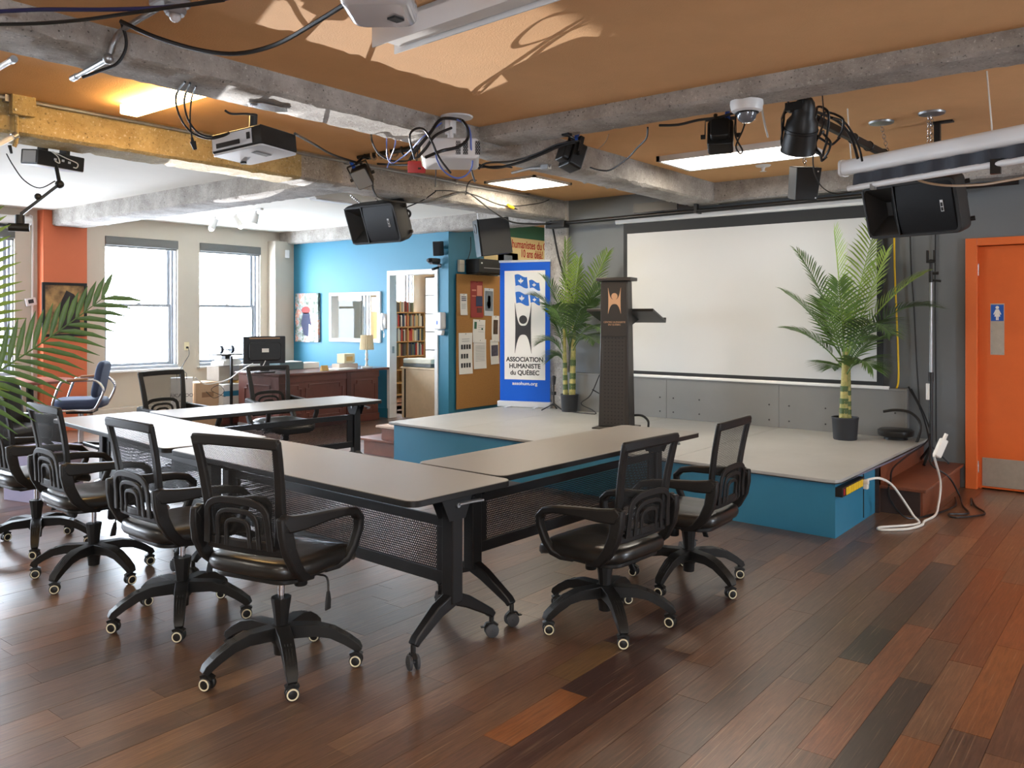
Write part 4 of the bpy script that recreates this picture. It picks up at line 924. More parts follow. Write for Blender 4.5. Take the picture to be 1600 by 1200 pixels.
obj('flag_plate', MB().box((7.99, 4.1, 2.62), (8.01, 4.62, 2.72)), BLACKM, t, world=True, smooth=0)
t = thing('lighting_pipe', 'black pipe wrapped in coiled cables behind the white projector', 'pipe', (4.6, 5, 2.6))
c0, c1 = V((4.791, 5.450, 2.849)), V((4.756, 4.350, 2.832))
obj('pipe', MB().cyl(c0, c1, .02, n=10), BLACKM, t, world=True)
obj('ceiling_foot', MB().cyl(c0 + V((.05, -.05, 0)), c0 + V((.05, -.05, .16)), .02, n=8).cbox((c0.x + .05, c0.y - .05, 2.852), (.14, .1, .012)), BLACKM, t, .002, 0, world=True)
for f in (.1, .18, .26, .4, .52, .6): obj('cable_wrap', MB().torus(c0.lerp(c1, f), (c1 - c0) + V((.3*sin(f*40), .2*cos(f*31), .2*sin(f*17))), .035 + .012*sin(f*50), .009, 14, 6), CBRN if f in (.18, .26, .4) else CBLK, t, world=True)

# ------------------------------------------------------------------ things on the ceiling
t = thing('dome_camera', 'white dome security camera under the cross beam', 'camera', (4.43, 1.85, 2.685))
obj('housing', MB().lathe([(0, 0), (.088, 0), (.09, -.02), (.082, -.055), (.068, -.065), (0, -.065)], 28), PLWH, t); obj('ring', MB().torus((0, 0, -.066), (0, 0, 1), .06, .006, 24, 8), BLACK, t)
obj('dome', MB().lathe([(.055, -.064), (.054, -.08), (.045, -.103), (.028, -.118), (0, -.122)], 24), mat('smoked dome', (120,124,132), .06, .4), t)
t = thing('sprinkler', 'white sprinkler head on the ceiling behind the flood lights', 'sprinkler', (7.34, 2.91, 2.858)); obj('escutcheon', MB().lathe([(0, 0), (.07, 0), (.06, -.012), (.02, -.02), (.012, -.05), (.03, -.055), (0, -.06)], 18), PLWH, t)
t = thing('projection_screen', 'rolled-up white projection screen slung from the ceiling at right', 'screen', (5.74, 1.72, 2.45))
s0, s1 = V((5.683, 1.699, 2.470)), V((5.068, 0.338, 2.470)); sd = (s1 - s0).normalized(); sn = sd.cross(V((0,0,1)))
obj('case', MB().prism(rrect(.085, .10, .03), (s1 - s0).length, s0, sn, V((0,0,1))), PLWH, t, world=True) if sn.cross(V((0,0,1))).dot(sd) > 0 else obj('case', MB().prism(rrect(.085, .10, .03), (s1 - s0).length, s1, sn, V((0,0,1))), PLWH, t, world=True)
obj('end_cap', MB().prism(rrect(.095, .11, .03), .018, s0 - sd*.016, -sn if sn.cross(V((0,0,1))).dot(sd) < 0 else sn, V((0,0,1))), PLWH, t, world=True)
obj('fabric', MB().grid(lambda u, v: tuple(s0 + sd*(.07 + 2.6*u) + sn*.012*sin(u*95 + v) + V((0, 0, -.05 - .075*v))), 90, 2), mat('dark screen fabric', (52,54,62), .7), t, world=True, smooth=80)
wb = MB().cyl(s0 + sd*.03 + V((0,0,-.138)), s1 + V((0,0,-.138)), .019, n=12); obj('weight_bar', wb, PLWH, t, world=True)
obj('catch', MB().cbox(s0 + sd*.22 + V((0,0,-.152)), (.04, .03, .035)), STEEL, t, world=True, smooth=0); obj('catch', MB().cbox(s0 + sd*1.02 + V((0,0,-.15)), (.04, .05, .08)), BLACK, t, world=True, smooth=0)
for f in (.05, 1.0): obj('hanging_cord', MB().tube([s0 + sd*f + V((0,0,.05)), s0 + sd*f + V((.02, .03, .40))], .004, 6, sm=0), CWHT, t, world=True)
t = thing('fluorescent_fixture', 'white strip light housing on the ceiling at the top', 'light', (2.53, 2.2, 2.776))
e0, e1 = V((2.555, 2.74, 2.70)), V((2.40, .6, 2.70)); ed = (e1 - e0).normalized(); en = V((-ed.y, ed.x, 0))
hs = MB().sweep([e0 + V((0,0,.06)), e1 + V((0,0,.06))], en, (.02, .13)).sweep([e0 + en*.062 + V((0,0,.02)), e1 + en*.062 + V((0,0,.02))], V((0,0,1)), (.006, .10)).sweep([e0 - en*.062 + V((0,0,.02)), e1 - en*.062 + V((0,0,.02))], V((0,0,1)), (.006, .10))
obj('housing', hs, PLWH, t, world=True, smooth=0); obj('reflector', MB().sweep([e0 + ed*.05 + V((0,0,.005)), e1 + V((0,0,.005))], en, (.03, .10)), WHITE, t, world=True, smooth=0)
obj('end_screw', MB().cyl(e0 + V((.02, .005, .03)), e0 + V((.02, -.02, .03)), .008, n=8), STEEL, t, world=True)
t = thing('ceiling_projector', 'silvery rounded clear-edged casing hanging at the top edge', 'device', (2.30, 2.50, 2.776))
obj('casing', MB().prism(rrect(.30, .26, .06), .10, (2.17, 2.35, 2.63), V((.8, .6, 0)), V((-.6, .8, 0))), mat('frosted clear plastic', (210,210,214), .12, .35), t, .03, world=True, seg=4)
obj('label', MB().box((2.20, 2.30, 2.622), (2.25, 2.34, 2.63)), BLACK, t, world=True, smooth=0); obj('mount', MB().cyl((2.17, 2.35, 2.72), (2.17, 2.35, 2.776), .04, n=14), PLWH, t, world=True)
t = thing('emergency_light', 'pale twin-lamp fitting with a clear bulb on the ceiling at top left', 'light', (1.84, 3.25, 2.776))
obj('base', MB().prism(rrect(.13, .12, .02), .03, (1.80, 3.18, 2.746)), PLGR, t, .006, world=True); obj('lamp_head', MB().lathe([(0, 2.746), (.04, 2.746), (.045, 2.73), (.036, 2.712), (.0, 2.71)], 18, (1.81, 3.16, 0)), PLGR, t, world=True)
obj('bulb', MB().ball((1.81, 3.16, 2.706), .024, 14), mat('clear bulb', (230,230,234), .05, .2), t, world=True)
# conduit runs
t = thing('conduit', 'bent grey conduit crossing the nearest beam to the fitting', 'pipe', (1.7, 3.5, 2.7))
p_ = [(1.798, 3.278, 2.760), (1.806, 3.450, 2.753), (1.833, 3.640, 2.756), (1.806, 3.660, 2.703), (1.794, 3.670, 2.651)]
obj('pipe', MB().tube(p_, .0125, 10), STEEL, t, world=True); obj('elbow_box', MB().ball((1.801, 3.695, 2.635), .024, 12), STEEL, t, world=True); obj('pipe', MB().cyl((1.812, 3.737, 2.640), (1.851, 4.125, 2.640), .012, n=10), STEEL, t, world=True); obj('end_coupling', MB().cyl((1.847, 4.096, 2.640), (1.853, 4.157, 2.640), .015, n=10), STEEL, t, world=True)
t = thing('conduit', 'long grey conduit along the top of the ochre beam', 'pipe', (3, 5.6, 2.75))
obj('pipe', MB().tube([(1.0, 5.62, 2.835), (2.6, 5.62, 2.84), (4, 5.62, 2.835), (6, 5.62, 2.83), (8.1, 5.62, 2.83)], .0125, 8), STEEL, t, world=True)
for x in (2.1, 3.4, 4.8, 6.2, 7.4): obj('clip', MB().box((x, 5.605, 2.815), (x + .03, 5.65, 2.855)), STEEL, t, world=True, smooth=0)
t = thing('junction_box', 'ochre square junction box on the ochre beam', 'box', (2.200, 5.600, 2.815))
jb = V((2.200, 5.600, 2.815)); obj('cover', MB().prism(rrect(.14, .15, .008), .05, jb + V((0, .03, 0)), (1,0,0), (0,0,1)), CONCY, t, .004, world=True)
for q in (-.05, .05): obj('screw', MB().cyl(jb + V((q, -.022, q)), jb + V((q, -.028, q)), .008, n=8), STEEL, t, world=True)
obj('drop_pipe', MB().tube([jb + V((-.03, .02, -.075)), jb + V((-.03, .02, -.22)), jb + V((-.04, .03, -.27))], .013, 8), CONCY, t, world=True)
t = thing('conduit', 'white pipe slanting from the ochre beam off the left edge', 'pipe', (2.107, 5.700, 2.559)); obj('pipe', MB().cyl((2.164, 5.620, 2.613), (1.871, 5.620, 2.402), .016, n=10), WHITE, t, world=True); obj('coupling', MB().cyl((2.175, 5.620, 2.623), (2.149, 5.620, 2.603), .022, n=10), STEEL, t, world=True)
t = thing('conduit', 'short white pipe under the nearest beam at the left edge', 'pipe', (1.552, 4.127, 2.640)); obj('pipe', MB().cyl((1.557, 4.071, 2.645), (1.603, 4.816, 2.645), .013, n=10), WHITE, t, world=True); obj('coupling', MB().cyl((1.557, 4.057, 2.645), (1.560, 4.098, 2.645), .017, n=10), STEEL, t, world=True)
t = thing('conduit', 'grey conduit with an elbow box beneath the beam crossing', 'pipe', (5, 3.6, 2.6)); obj('pipe', MB().tube([(5.200, 4.107, 2.630), (5.200, 3.917, 2.645), (5.200, 3.746, 2.641), (5.200, 3.722, 2.736)], .012, 8), STEEL, t, world=True); obj('elbow_box', MB().cbox((5.200, 3.776, 2.640), (.05, .07, .04)), STEEL, t, .004, 0, world=True)
# window-bay ceiling fittings
t = thing('fluorescent_fixture', 'white strip light on the pale ceiling at the left edge', 'light', (1.6, 7.2, 2.86)); obj('housing', MB().sweep([(.6, 7.0, 2.80), (2.35, 7.06, 2.80)], (0, 1, 0), (.11, .16)), WHITE, t, .006, 0, world=True); obj('diffuser', MB().sweep([(.65, 7.0, 2.74), (2.3, 7.056, 2.74)], (0, 1, 0), (.02, .10)), PLWH, t, world=True, smooth=0)
t = thing('fluorescent_fixture', 'white strip light behind the left loudspeaker', 'light', (6.6, 7.4, 2.86)); obj('housing', MB().sweep([(5.62, 7.15, 2.80), (6.8, 7.15, 2.80)], (0, 1, 0), (.11, .16)), WHITE, t, .006, 0, world=True); obj('diffuser', MB().sweep([(5.66, 7.15, 2.74), (6.75, 7.15, 2.74)], (0, 1, 0), (.02, .10)), PLWH, t, world=True, smooth=0)
t = thing('track_light', 'white track with three spot heads before the windows', 'light', (6.36, 9.6, 2.86))
obj('track', MB().box((6.34, 9.05, 2.835), (6.38, 10.25, 2.86)), WHITE, t, .002, 0, world=True)
for y, q in ((10.1, -.1), (9.62, .12), (9.18, -.05)):
    hd = obj('spot_head', MB().cyl((6.36, y, 2.80), (6.36, y, 2.835), .014, n=8).cyl((6.36 - q*.2, y, 2.80), (6.36 + q*.3, y - q*.4, 2.67), .034, .045, 14), WHITE, t, world=True)
    obj('lamp', MB().ball((6.36 + q*.31, y - q*.41, 2.668), .034, 12), BULB, hd)
t = thing('rolled_screen', 'white screen case above the window at the left edge', 'screen', (4.0, 11.4, 2.6)); obj('case', MB().cyl((2.9, 11.36, 2.70), (4.55, 11.36, 2.70), .055, n=16), WHITE, t, world=True); obj('weight_bar', MB().cyl((2.9, 11.36, 2.62), (4.4, 11.36, 2.62), .02, n=8), BLACK, t, world=True); obj('bracket', MB().box((4.5, 11.36, 2.68), (4.54, 11.5, 2.74)), WHITE, t, world=True, smooth=0)

# ------------------------------------------------------------------ desk and what stands on it
dx0, dx1, dy0, dy1, dz = 6.62, 8.46, 9.06, 9.95, .75
t = thing('desk', 'large mahogany desk with carved panels against the blue wall', 'desk', (7.5, 9.5, 0))
obj('desktop', MB().box((dx0 - .04, dy0 - .06, dz - .035), (dx1 + .05, dy1 + .04, dz)), MAHOG, t, .01, 0, world=True)
obj('front_panel', MB().box((dx0, dy0, .0), (dx1 - .12, dy0 + .025, dz - .035)), MAHOG, t, .002, 0, world=True)
for x in (dx0, dx1 - .14): obj('side_panel', MB().box((x, dy0 + .025, 0), (x + .025, dy1, dz - .035)), MAHOG, t, .002, 0, world=True)
obj('post', MB().box((dx1 - .72, dy0 - .02, 0), (dx1 - .64, dy0, dz - .035)), mat('dark mahogany', (76,40,36), .35), t, .003, 0, world=True)
obj('plinth', MB().box((dx0 - .012, dy0 - .015, 0), (dx1 - .11, dy0, .10)), MAHOG, t, .004, 0, world=True)
obj('apron', MB().box((dx0 - .012, dy0 - .012, dz - .13), (dx1 - .11, dy0, dz - .035)), MAHOG, t, .004, 0, world=True)
def cham(w_, h, c): return [(-w_/2 + c, -h/2), (w_/2 - c, -h/2), (w_/2 - c, -h/2 + c), (w_/2, -h/2 + c), (w_/2, h/2 - c), (w_/2 - c, h/2 - c), (w_/2 - c, h/2), (-w_/2 + c, h/2), (-w_/2 + c, h/2 - c), (-w_/2, h/2 - c), (-w_/2, -h/2 + c), (-w_/2 + c, -h/2 + c)]
for x0, x1 in ((dx0 + .05, dx0 + .36), (dx0 + .42, dx1 - .78), (dx1 - .58, dx1 - .18)):
    w_ = x1 - x0; obj('panel_moulding', MB().ring(cham(w_, .44, .05), cham(w_ - .03, .41, .05), .012, ((x0 + x1)/2, dy0 + .0, .37), (1,0,0), (0,0,1)), MAHOG, t, .003, 0, world=True)
obj('panel_moulding', MB().ring(cham(.62, .44, .05), cham(.59, .41, .05), -.012, (dx0, 9.5, .37), (0,1,0), (0,0,1)), MAHOG, t, .003, 0, world=True)
obj('end_plinth', MB().box((dx0 - .014, dy0, 0), (dx0, dy1, .06)), PLGR, t, .002, 0, world=True)
M = frame((6.66, 9.42, .75), (-.35, -.93, 0)); t = thing('monitor', 'black computer monitor turned away on the mahogany desk', 'monitor', M=M)
obj('housing', MB().prism(rrect(.55, .36, .012), .035, (0, .30, -.03)), BLACK, t, .006); obj('back_shell', MB().prism(rrect(.42, .24, .04), .035, (0, .28, .005)), BLACK, t, .012)
obj('vent_reflection', MB().box((-.20, .445, .004), (.20, .462, .007)), mat('amber reflection strip', (150,112,70), .4), t, smooth=0); obj('label', MB().box((-.045, .27, .04), (.045, .32, .0415)), PAPER, t, smooth=0)  # amber reflection is put into the colour of the top strip
obj('screen', MB().box((-.255, .14, -.032), (.255, .46, -.030)), GLB, t, smooth=0)
obj('neck', MB().box((-.06, .02, -.01), (.06, .2, .02)), BLACK, t, .006); obj('foot', MB().prism(rrect(.26, .20, .06), .015, (0, .0, 0), (1,0,0), (0,0,-1)), BLACK, t, .004)
obj('power_lead', MB().tube([(0, .16, .045), (-.05, .08, .06), (-.14, .03, .06), (-.25, -.02, .08)], .006, 6), CWHT, t)
def P(x, y, z): return V((x, y, z))
lp_ = (8.21, 9.16, .752); t = thing('table_lamp', 'small table lamp with pleated cream shade on the desk end', 'lamp', lp_)
obj('base', MB().lathe([(0, 0), (.085, 0), (.085, .012), (.03, .025), (.014, .05), (.014, .09), (.026, .12), (.014, .15), (.022, .19), (.014, .22), (.012, .30), (0, .30)], 16), mat('clear turned glass', (216,212,204), .12, .2), t)
sh = MB(); n = 48; vs = []
for r_, z in ((.10, .26), (.085, .47)): vs += [((r_ + .004*(-1)**k)*cos(2*pi*k/n), (r_ + .004*(-1)**k)*sin(2*pi*k/n), z) for k in range(n)]
obj('shade', sh.add(vs, [(k, (k+1) % n, n + (k+1) % n, n + k) for k in range(n)]), mat('cream lampshade', (226,208,172), .8), t, smooth=20)
def box_thing(name, label, cat, x, y, z, sx, sy, sz, m, rz=0, group=None, extra=None, lid=None):
    t = thing(name, label, cat, (x, y, z), R(rz), group); obj('carton' if cat == 'box' else 'body', MB().box((-sx/2, -sy/2, 0), (sx/2, sy/2, sz)), m, t, .004, 0)
    if lid: obj('lid', MB().box((-sx/2 - .008, -sy/2 - .008, sz*.72), (sx/2 + .008, sy/2 + .008, sz + .006)), lid, t, .003, 0)
    if extra: extra(t)
    return t
e_ = (7.88, 9.20, .752); box_thing('egg_carton', 'pale moulded egg carton on the desk before the lamp', 'carton', e_[0], e_[1] + .05, .752, .34, .16, .07, mat('grey pink pulp', (206,190,174), .9, bump=(40, .4)), 0, extra=lambda t: [obj('cup', MB().lathe([(0, .07), (.022, .07), (.03, .06), (.03, .05)], 10, (-.13 + .052*i, 0, 0)), PAPER, t) for i in range(6)])
box_thing('carton', 'small yellow and white carton on the egg carton', 'box', e_[0] + .02, e_[1] + .05, .832, .22, .14, .13, mat('cream carton', (226,214,176), .8), 8, extra=lambda t: obj('label', MB().box((-.07, -.0725, .03), (.06, -.0705, .09)), CARDY, t, smooth=0))
e_ = (7.80, 9.24, .752); o = tag(obj('paper_stack', MB().box((-.18, -.12, 0), (.18, .12, .012)).box((-.17, -.11, .012), (.16, .13, .02)), PAPER, rot=(0, 0, .1), loc=(e_[0] - .1, e_[1] - .12, .751)), 'stack of white papers on the desk before the egg carton', 'paper')
e_ = (7.22, 9.7, .752); box_thing('file_tray', 'grey-green file tray on the desk beside the blue wall', 'tray', e_[0] + .05, 9.78, .752, .40, .26, .10, mat('grey green plastic', (92,118,124), .5), 0, extra=lambda t: obj('papers', MB().box((-.18, -.11, .10), (.18, .11, .108)), PAPER, t, smooth=0))
e_ = (7.36, 9.10, .752); o = tag(obj('card_holder', MB().prism([(0, 0), (.06, 0), (.03, .07)], .11, (0, 0, 0), (0, 1, 0), (0, 0, 1)), CARDY, loc=e_), 'small tan card holder on the desk edge', 'holder')
box_thing('file_box', 'white file box on the desk behind the monitor', 'box', 7.62, 9.78, .752, .3, .2, .08, PAPER, 0)
# boxes heaped by the window
DIRT = (6.2, 10.4)
def scrib(t, w_, z, m=INK, n=3):
    q = MB()
    for i in range(n): q.box((-w_*.3, -.001, z + .03*i), (w_*(.1 + .1*(i % 2)), .0, z + .012 + .03*i))
    o = obj('print', q, m, t, smooth=0); return o
bx1 = box_thing('cardboard_box', 'pale brown box on the floor under the white paper bag', 'box', 5.97, 10.35, 0, .36, .34, .26, CARD, 5, 'boxes heaped by the window')
t = thing('paper_bag', 'white paper bag lettered RICARDO standing by the window boxes', 'bag', M=frame((5.96, 10.24, .264), (-.5, -.87, 0)))
obj('bag', MB().prism(rrect(.27, .42, .006), .13, (0, .21, -.13)), PAPER, t, .002, 0); text('lettering', 'RICARDO', .062, INK, t, 0, .17, .002, sx=1.05)
obj('print', MB().torus((0, .07, .001), (0, 0, 1), .05, .003, 18, 4).box((-.002, .05, 0), (.002, .16, .002)), INK, t, smooth=0); obj('handle', MB().tube([(-.06, .40, .005), (-.05, .49, .005), (.05, .49, .005), (.06, .40, .005)], .004, 5), CBLK, t)
def pic(w_, z, m): return lambda t: obj('print', MB().box((-w_/2, -.162, z), (w_/2, -.1595, z + .07)), m, t, smooth=0)
box_thing('cardboard_box', 'brown box right of the paper bag, lower of two', 'box', 6.33, 10.40, 0, .34, .32, .30, CARD, 0, 'boxes heaped by the window')
box_thing('cardboard_box', 'brown box right of the paper bag, upper of two, with dark print', 'box', 6.33, 10.40, .302, .35, .32, .30, CARD, 3, 'boxes heaped by the window', pic(.18, .10, mat('faded print', (150,116,86), .9)))
box_thing('crate', 'dark slatted crate on the floor under the white and blue carton', 'crate', 6.66, 10.30, 0, .30, .30, .28, mat('dark crate wood', (92,58,46), .7, vary=(10, .3)), 0, None, lambda t: [obj('slat', MB().box((-.155, -.158, .03 + .085*i), (.155, -.15, .085 + .085*i)), MAHOG, t, smooth=0) for i in range(3)])
box_thing('cardboard_box', 'white carton with a blue band on the dark crate', 'box', 6.66, 10.30, .282, .30, .32, .28, PAPER, 0, 'boxes heaped by the window', pic(.298, .12, mat('blue carton print', (60,140,176), .7)))
for k, (z, lb) in enumerate(((0, 'yellow file box on the floor left of the desk'), (.30, 'yellow lidded file box on top of another left of the desk'))):
    box_thing('file_box', lb, 'box', 7.0, 10.33, z, .36, .30, .29, CARDY, 0, 'yellow file boxes', lambda t: obj('hand_hole', MB().box((-.05, -.152, .17), (.05, -.149, .20)), BLACK, t, smooth=0), CARDY)
box_thing('cardboard_box', 'open grey and tan box piled above the white and blue carton', 'box', 6.80, 10.46, .60, .50, .30, .20, mat('grey brown card', (168,158,146), .9, vary=(6, .15)), 0, 'boxes heaped by the window', lambda t: [obj('flap', MB().box((x, -.18, .08), (x + .10, -.16, .21)), PLGR, t, smooth=0) for x in (-.05, .12)])
o = tag(obj('paper_stack', MB().box((-.17, -.12, 0), (.16, .12, .03)).box((-.15, -.11, .03), (.17, .12, .06)).box((-.12, -.12, .06), (.12, .10, .085)), PAPER, loc=(6.75, 10.44, .812), rot=(0, 0, .2)), 'untidy stack of papers on top of the piled boxes', 'paper')
t = thing('tray', 'dark flat tray with a pair of headphones before the bright window', 'tray', (6.75, 10.44, .898)); obj('plate', MB().prism(rrect(.44, .26, .04), .02, (0, 0, .05)), BLACK, t, .004); obj('support', MB().box((-.05, -.05, 0), (.05, .05, .05)), BLACK, t, smooth=0)
t = thing('headphones', 'dark round headphones lying on the flat tray by the window', 'headphones', (6.75, 10.44, .970))
for q in (-.085, .085): obj('ear_cup', MB().lathe([(0, -.025), (.05, -.025), (.058, -.01), (.058, .012), (.04, .025), (0, .028)], 18, (q, 0, .058), Mx(((0,0,1),(0,1,0),(-1,0,0)))), mat('dark blue grey plastic', (48,56,74), .4), t)
obj('band', MB().tube([(-.085, 0, .05), (-.04, .06, .05), (.04, .06, .05), (.085, 0, .05)], .009, 6), BLACK, t)
t = thing('post_stand', 'thin black upright stand before the piled boxes', 'stand', (6.62, 10.12, 0)); obj('post', MB().box((-.015, -.015, 0), (.015, .015, .95)), BLACKM, t, .002, 0); obj('base', MB().prism(rrect(.22, .18, .03), .012), BLACKM, t)
cable('cord', [(6.069, 10.100, 0.688), (6.208, 10.100, 0.595), (6.366, 10.050, 0.605), (6.443, 9.900, 0.658), (6.475, 9.700, 0.767), (6.465, 9.400, 0.880)], .008, CWHT, 'white cord drooping from the monitor across the boxes', sm=6)
cable('cord', [(6.227, 10.100, 0.492), (6.337, 10.080, 0.399), (6.482, 10.080, 0.475), (6.404, 10.080, 0.566), (6.290, 10.080, 0.505), (6.501, 10.080, 0.404)], .004, CBLK, 'tangled thin dark cord over the white and blue carton', sm=6)

# ------------------------------------------------------------------ blue wall fittings
cv = bpy.data.materials.new('blurred canvas print'); cv.use_nodes = True; nt = cv.node_tree; N = nt.nodes; L = nt.links; b = N['Principled BSDF']; b.inputs['Roughness'].default_value = .7
tc = N.new('ShaderNodeTexCoord'); n1 = N.new('ShaderNodeTexNoise'); n1.inputs['Scale'].default_value = 9; n1.inputs['Detail'].default_value = 4; L.new(tc.outputs['Object'], n1.inputs['Vector'])
cr_ = N.new('ShaderNodeValToRGB'); e = cr_.color_ramp.elements; e[0].position = .3; e[0].color = lin((40,48,70)) + (1,); e[1].position = .7; e[1].color = lin((214,214,196)) + (1,)
for p_, c_ in ((.42, (110,120,100)), (.5, (160,168,170)), (.58, (196,120,96))): q = e.new(p_); q.color = lin(c_) + (1,)
L.new(n1.outputs['Fac'], cr_.inputs[0]); L.new(cr_.outputs[0], b.inputs['Base Color'])
t = thing('canvas_picture', 'unframed colourful canvas picture on the blue wall beside the window wall', 'picture', M=frame((8.55, 10.92, 1.47), (-1, 0, 0)))
obj('canvas', MB().box((-.29, -.39, 0), (.29, .39, .04)), cv, t, .003, 0); obj('painted_patch', MB().prism(sum([[(.11*cos(a*.5), .12 + .06*sin(a*.5))] for a in range(13)], []), .0006, (-.02, 0, .04)), mat('dull red paint', (150,60,58), .8), t, smooth=0)
obj('painted_patch', MB().prism([(-.09, .08), (.07, .08), (.12, -.12), (.04, -.3), (-.06, -.28), (-.14, -.1)], .0006, (0, 0, .04)), mat('dark blue paint', (48,52,80), .8, vary=(8, .3)), t, smooth=0); obj('painted_patch', MB().prism([(.06, -.10), (.15, -.14), (.16, -.37), (.04, -.37)], .0007, (0, 0, .04)), mat('pale paint', (214,216,220), .8), t, smooth=0)
t = thing('intercom', 'white intercom handset beside the office doorway', 'phone', M=frame((8.55, 9.14, 1.42), (-1, 0, 0)))
obj('wall_base', MB().prism(rrect(.09, .22, .02), .03), PLWH, t, .006); obj('handset', MB().sweep([(-.0, .12, .045), (0, .09, .055), (0, 0, .065), (0, -.09, .055), (0, -.13, .045)], (1, 0, 0), [(.03, .05), (.03, .05), (.022, .035), (.03, .05), (.03, .05)]), PLWH, t, .008); obj('curly_lead', MB().tube([(0, -.13, .04), (.02, -.2, .03), (0, -.24, .03), (-.01, -.18, .02)], .005, 6), CWHT, t)
t = thing('soap_dispenser', 'white hand sanitiser dispenser right of the office doorway', 'dispenser', M=frame((8.55, 7.985, 1.40), (-1, 0, 0)))
obj('body', MB().prism(rrect(.15, .24, .03), .11, (0, .03, 0)), PLWH, t, .015); obj('lever', MB().prism([(-.07, -.10), (.07, -.10), (.05, -.17), (-.05, -.17)], .06, (0, .0, .02)), PLWH, t, .006); obj('window', MB().box((-.012, -.02, .11), (.012, .03, .112)), BLUEP, t, smooth=0)
t = thing('motion_sensor', 'white motion sensor in the corner above the blue wall edge', 'sensor', M=frame((8.40, 11.27, 2.50), (-.6, -.8, -.1))); obj('body', MB().prism(rrect(.07, .13, .012), .05, (0, 0, -.01)), PLWH, t, .008); obj('lens', MB().prism(rrect(.05, .05, .01), .006, (0, -.025, .04)), PLWH, t)
t = thing('camera_bracket', 'black camcorder on a small wall bracket above the doorway', 'camera', M=frame((8.53, 8.02, 2.26), (-1, 0, 0)))
obj('body', MB().prism(rrect(.09, .07, .015), .16, (.0, 0, .03)), BLACK, t, .006); obj('lens', MB().cyl((0, 0, .19), (0, 0, .24), .028, .022, 14), BLACK, t); obj('bracket', MB().box((-.03, -.05, -.0), (.03, -.036, .17)).box((-.03, -.09, 0), (.03, -.036, .012)), BLACKM, t, smooth=0); obj('clamp', MB().cyl((-.01, -.09, .02), (.02, -.12, .16), .018, n=10), BLACK, t)
t = thing('alarm_box', 'small off-white alarm box on the blue corner', 'box', M=frame((8.78, 7.87, 2.20), (0, -1, 0))); obj('body', MB().prism(rrect(.10, .17, .012), .05), mat('ivory alarm plastic', (214,208,190), .5), t, .006); obj('seam', MB().box((-.05, .02, .0495), (.05, .024, .051)), PLGR, t, smooth=0)
t = thing('amplifier', 'flat black amplifier on a bracket above the cork board', 'device', M=frame((9.20, 7.87, 2.20), (0, -1, 0))); obj('case', MB().box((-.30, -.09, .01), (.34, .10, .26)), BLACK, t, .004, 0); obj('face_slot', MB().box((-.2, -.03, .26), (.25, -.02, .263)), PLGR, t, smooth=0); obj('led', MB().box((-.26, .03, .26), (-.23, .05, .262)), CWHT, t, smooth=0); obj('bracket', MB().box((-.28, -.11, 0), (.3, -.09, .2)), BLACKM, t, smooth=0)
cable('cord', [(8.98, 7.84, 2.62), (8.97, 7.83, 2.45), (8.9, 7.82, 2.3), (8.86, 7.83, 2.22)], .006, CBLK, 'black lead running down the corner to the alarm box')

# cork board and what is pinned to it
t = thing('cork_board', 'tall brown cork board on the side wall behind the banner', 'board', M=frame((9.18, 7.849, 1.14), (0, -1, 0)))
obj('board', MB().box((-.50, -.945, 0), (.50, .945, .015)), CORK, t, .002, 0)
def sheet(label, cx_, cz_, w_, h, m, name='paper_sheet', deco=None, tilt=0):
    M = frame((cx_, 7.832, cz_), (0, -1, 0)) @ Mx.Rotation(R(tilt), 4, 'Z'); t = thing(name, label, 'poster' if name == 'poster' else 'paper', M=M, group='sheets pinned to the cork board')
    obj('sheet', MB().grid(lambda u, v: ((u - .5)*w_, (v - .5)*h, .001 + .010*(1 - v)**3), 2, 5), m, t)
    obj('pin', MB().ball((0, h/2 - .015, .008), .006, 8), INK, t)
    if deco: deco(t)
def lines(x0, x1, ys, hh=.006, m=None): return lambda t: obj('print', (lambda q: ([q.box((x0, y, .006), (x1 - .05*abs(sin(y*90))*abs(x1), y + hh, .0075)) for y in ys], q)[1])(MB()), m or PLGR, t, smooth=0)
def blocks(rs, m): return lambda t: obj('print', (lambda q: ([q.box((a, c, .006), (b_, d_, .0078)) for a, b_, c, d_ in rs], q)[1])(MB()), m, t, smooth=0)
def both(*fs): return lambda t: [f(t) for f in fs]
POSR = mat('red poster print', (150,52,46), .6); NAVY = mat('navy print', (40,52,84), .6); SALM = mat('salmon print', (206,130,110), .6); PHOT = mat('grey photo print', (128,138,148), .6, vary=(12, .4)); GRNP = mat('green stamp print', (60,110,84), .6)
sheet('narrow white notice at the upper left of the cork board', 8.82, 1.66, .15, .30, PAPER, deco=both(lines(-.05, .05, (.10, .075, .05), .012, NAVY), lines(-.05, .04, (-.0, -.02, -.04, -.06))))
sheet('red poster with blue figures at the top of the cork board', 9.10, 1.735, .27, .52, POSR, 'poster', both(blocks(((.0, .11, .05, .2), (-.11, -.02, .12, .14), (-.11, -.02, .04, .055)), SALM), blocks(((-.02, .12, -.10, .045),), NAVY), blocks(((.0, .11, -.22, -.12),), mat('brown print', (90,50,44), .6))))
sheet('grey photo poster right of the red one on the cork board', 9.37, 1.70, .21, .40, mat('pale grey poster', (196,202,208), .6), 'poster', both(blocks(((-.085, .085, -.13, .16),), PHOT), blocks(((-.03, .03, -.09, .09), (-.05, .04, -.06, .0)), mat('dark figure print', (58,66,52), .6))), -1.5)
sheet('white letter with a green stamp in the middle of the cork board', 9.15, 1.28, .27, .33, PAPER, deco=both(blocks(((-.11, -.06, .03, .13),), GRNP), lines(-.02, .11, (.08, .05, .02, -.01), .004), blocks(((.05, .08, .02, .045),), GRNP)), tilt=-3)
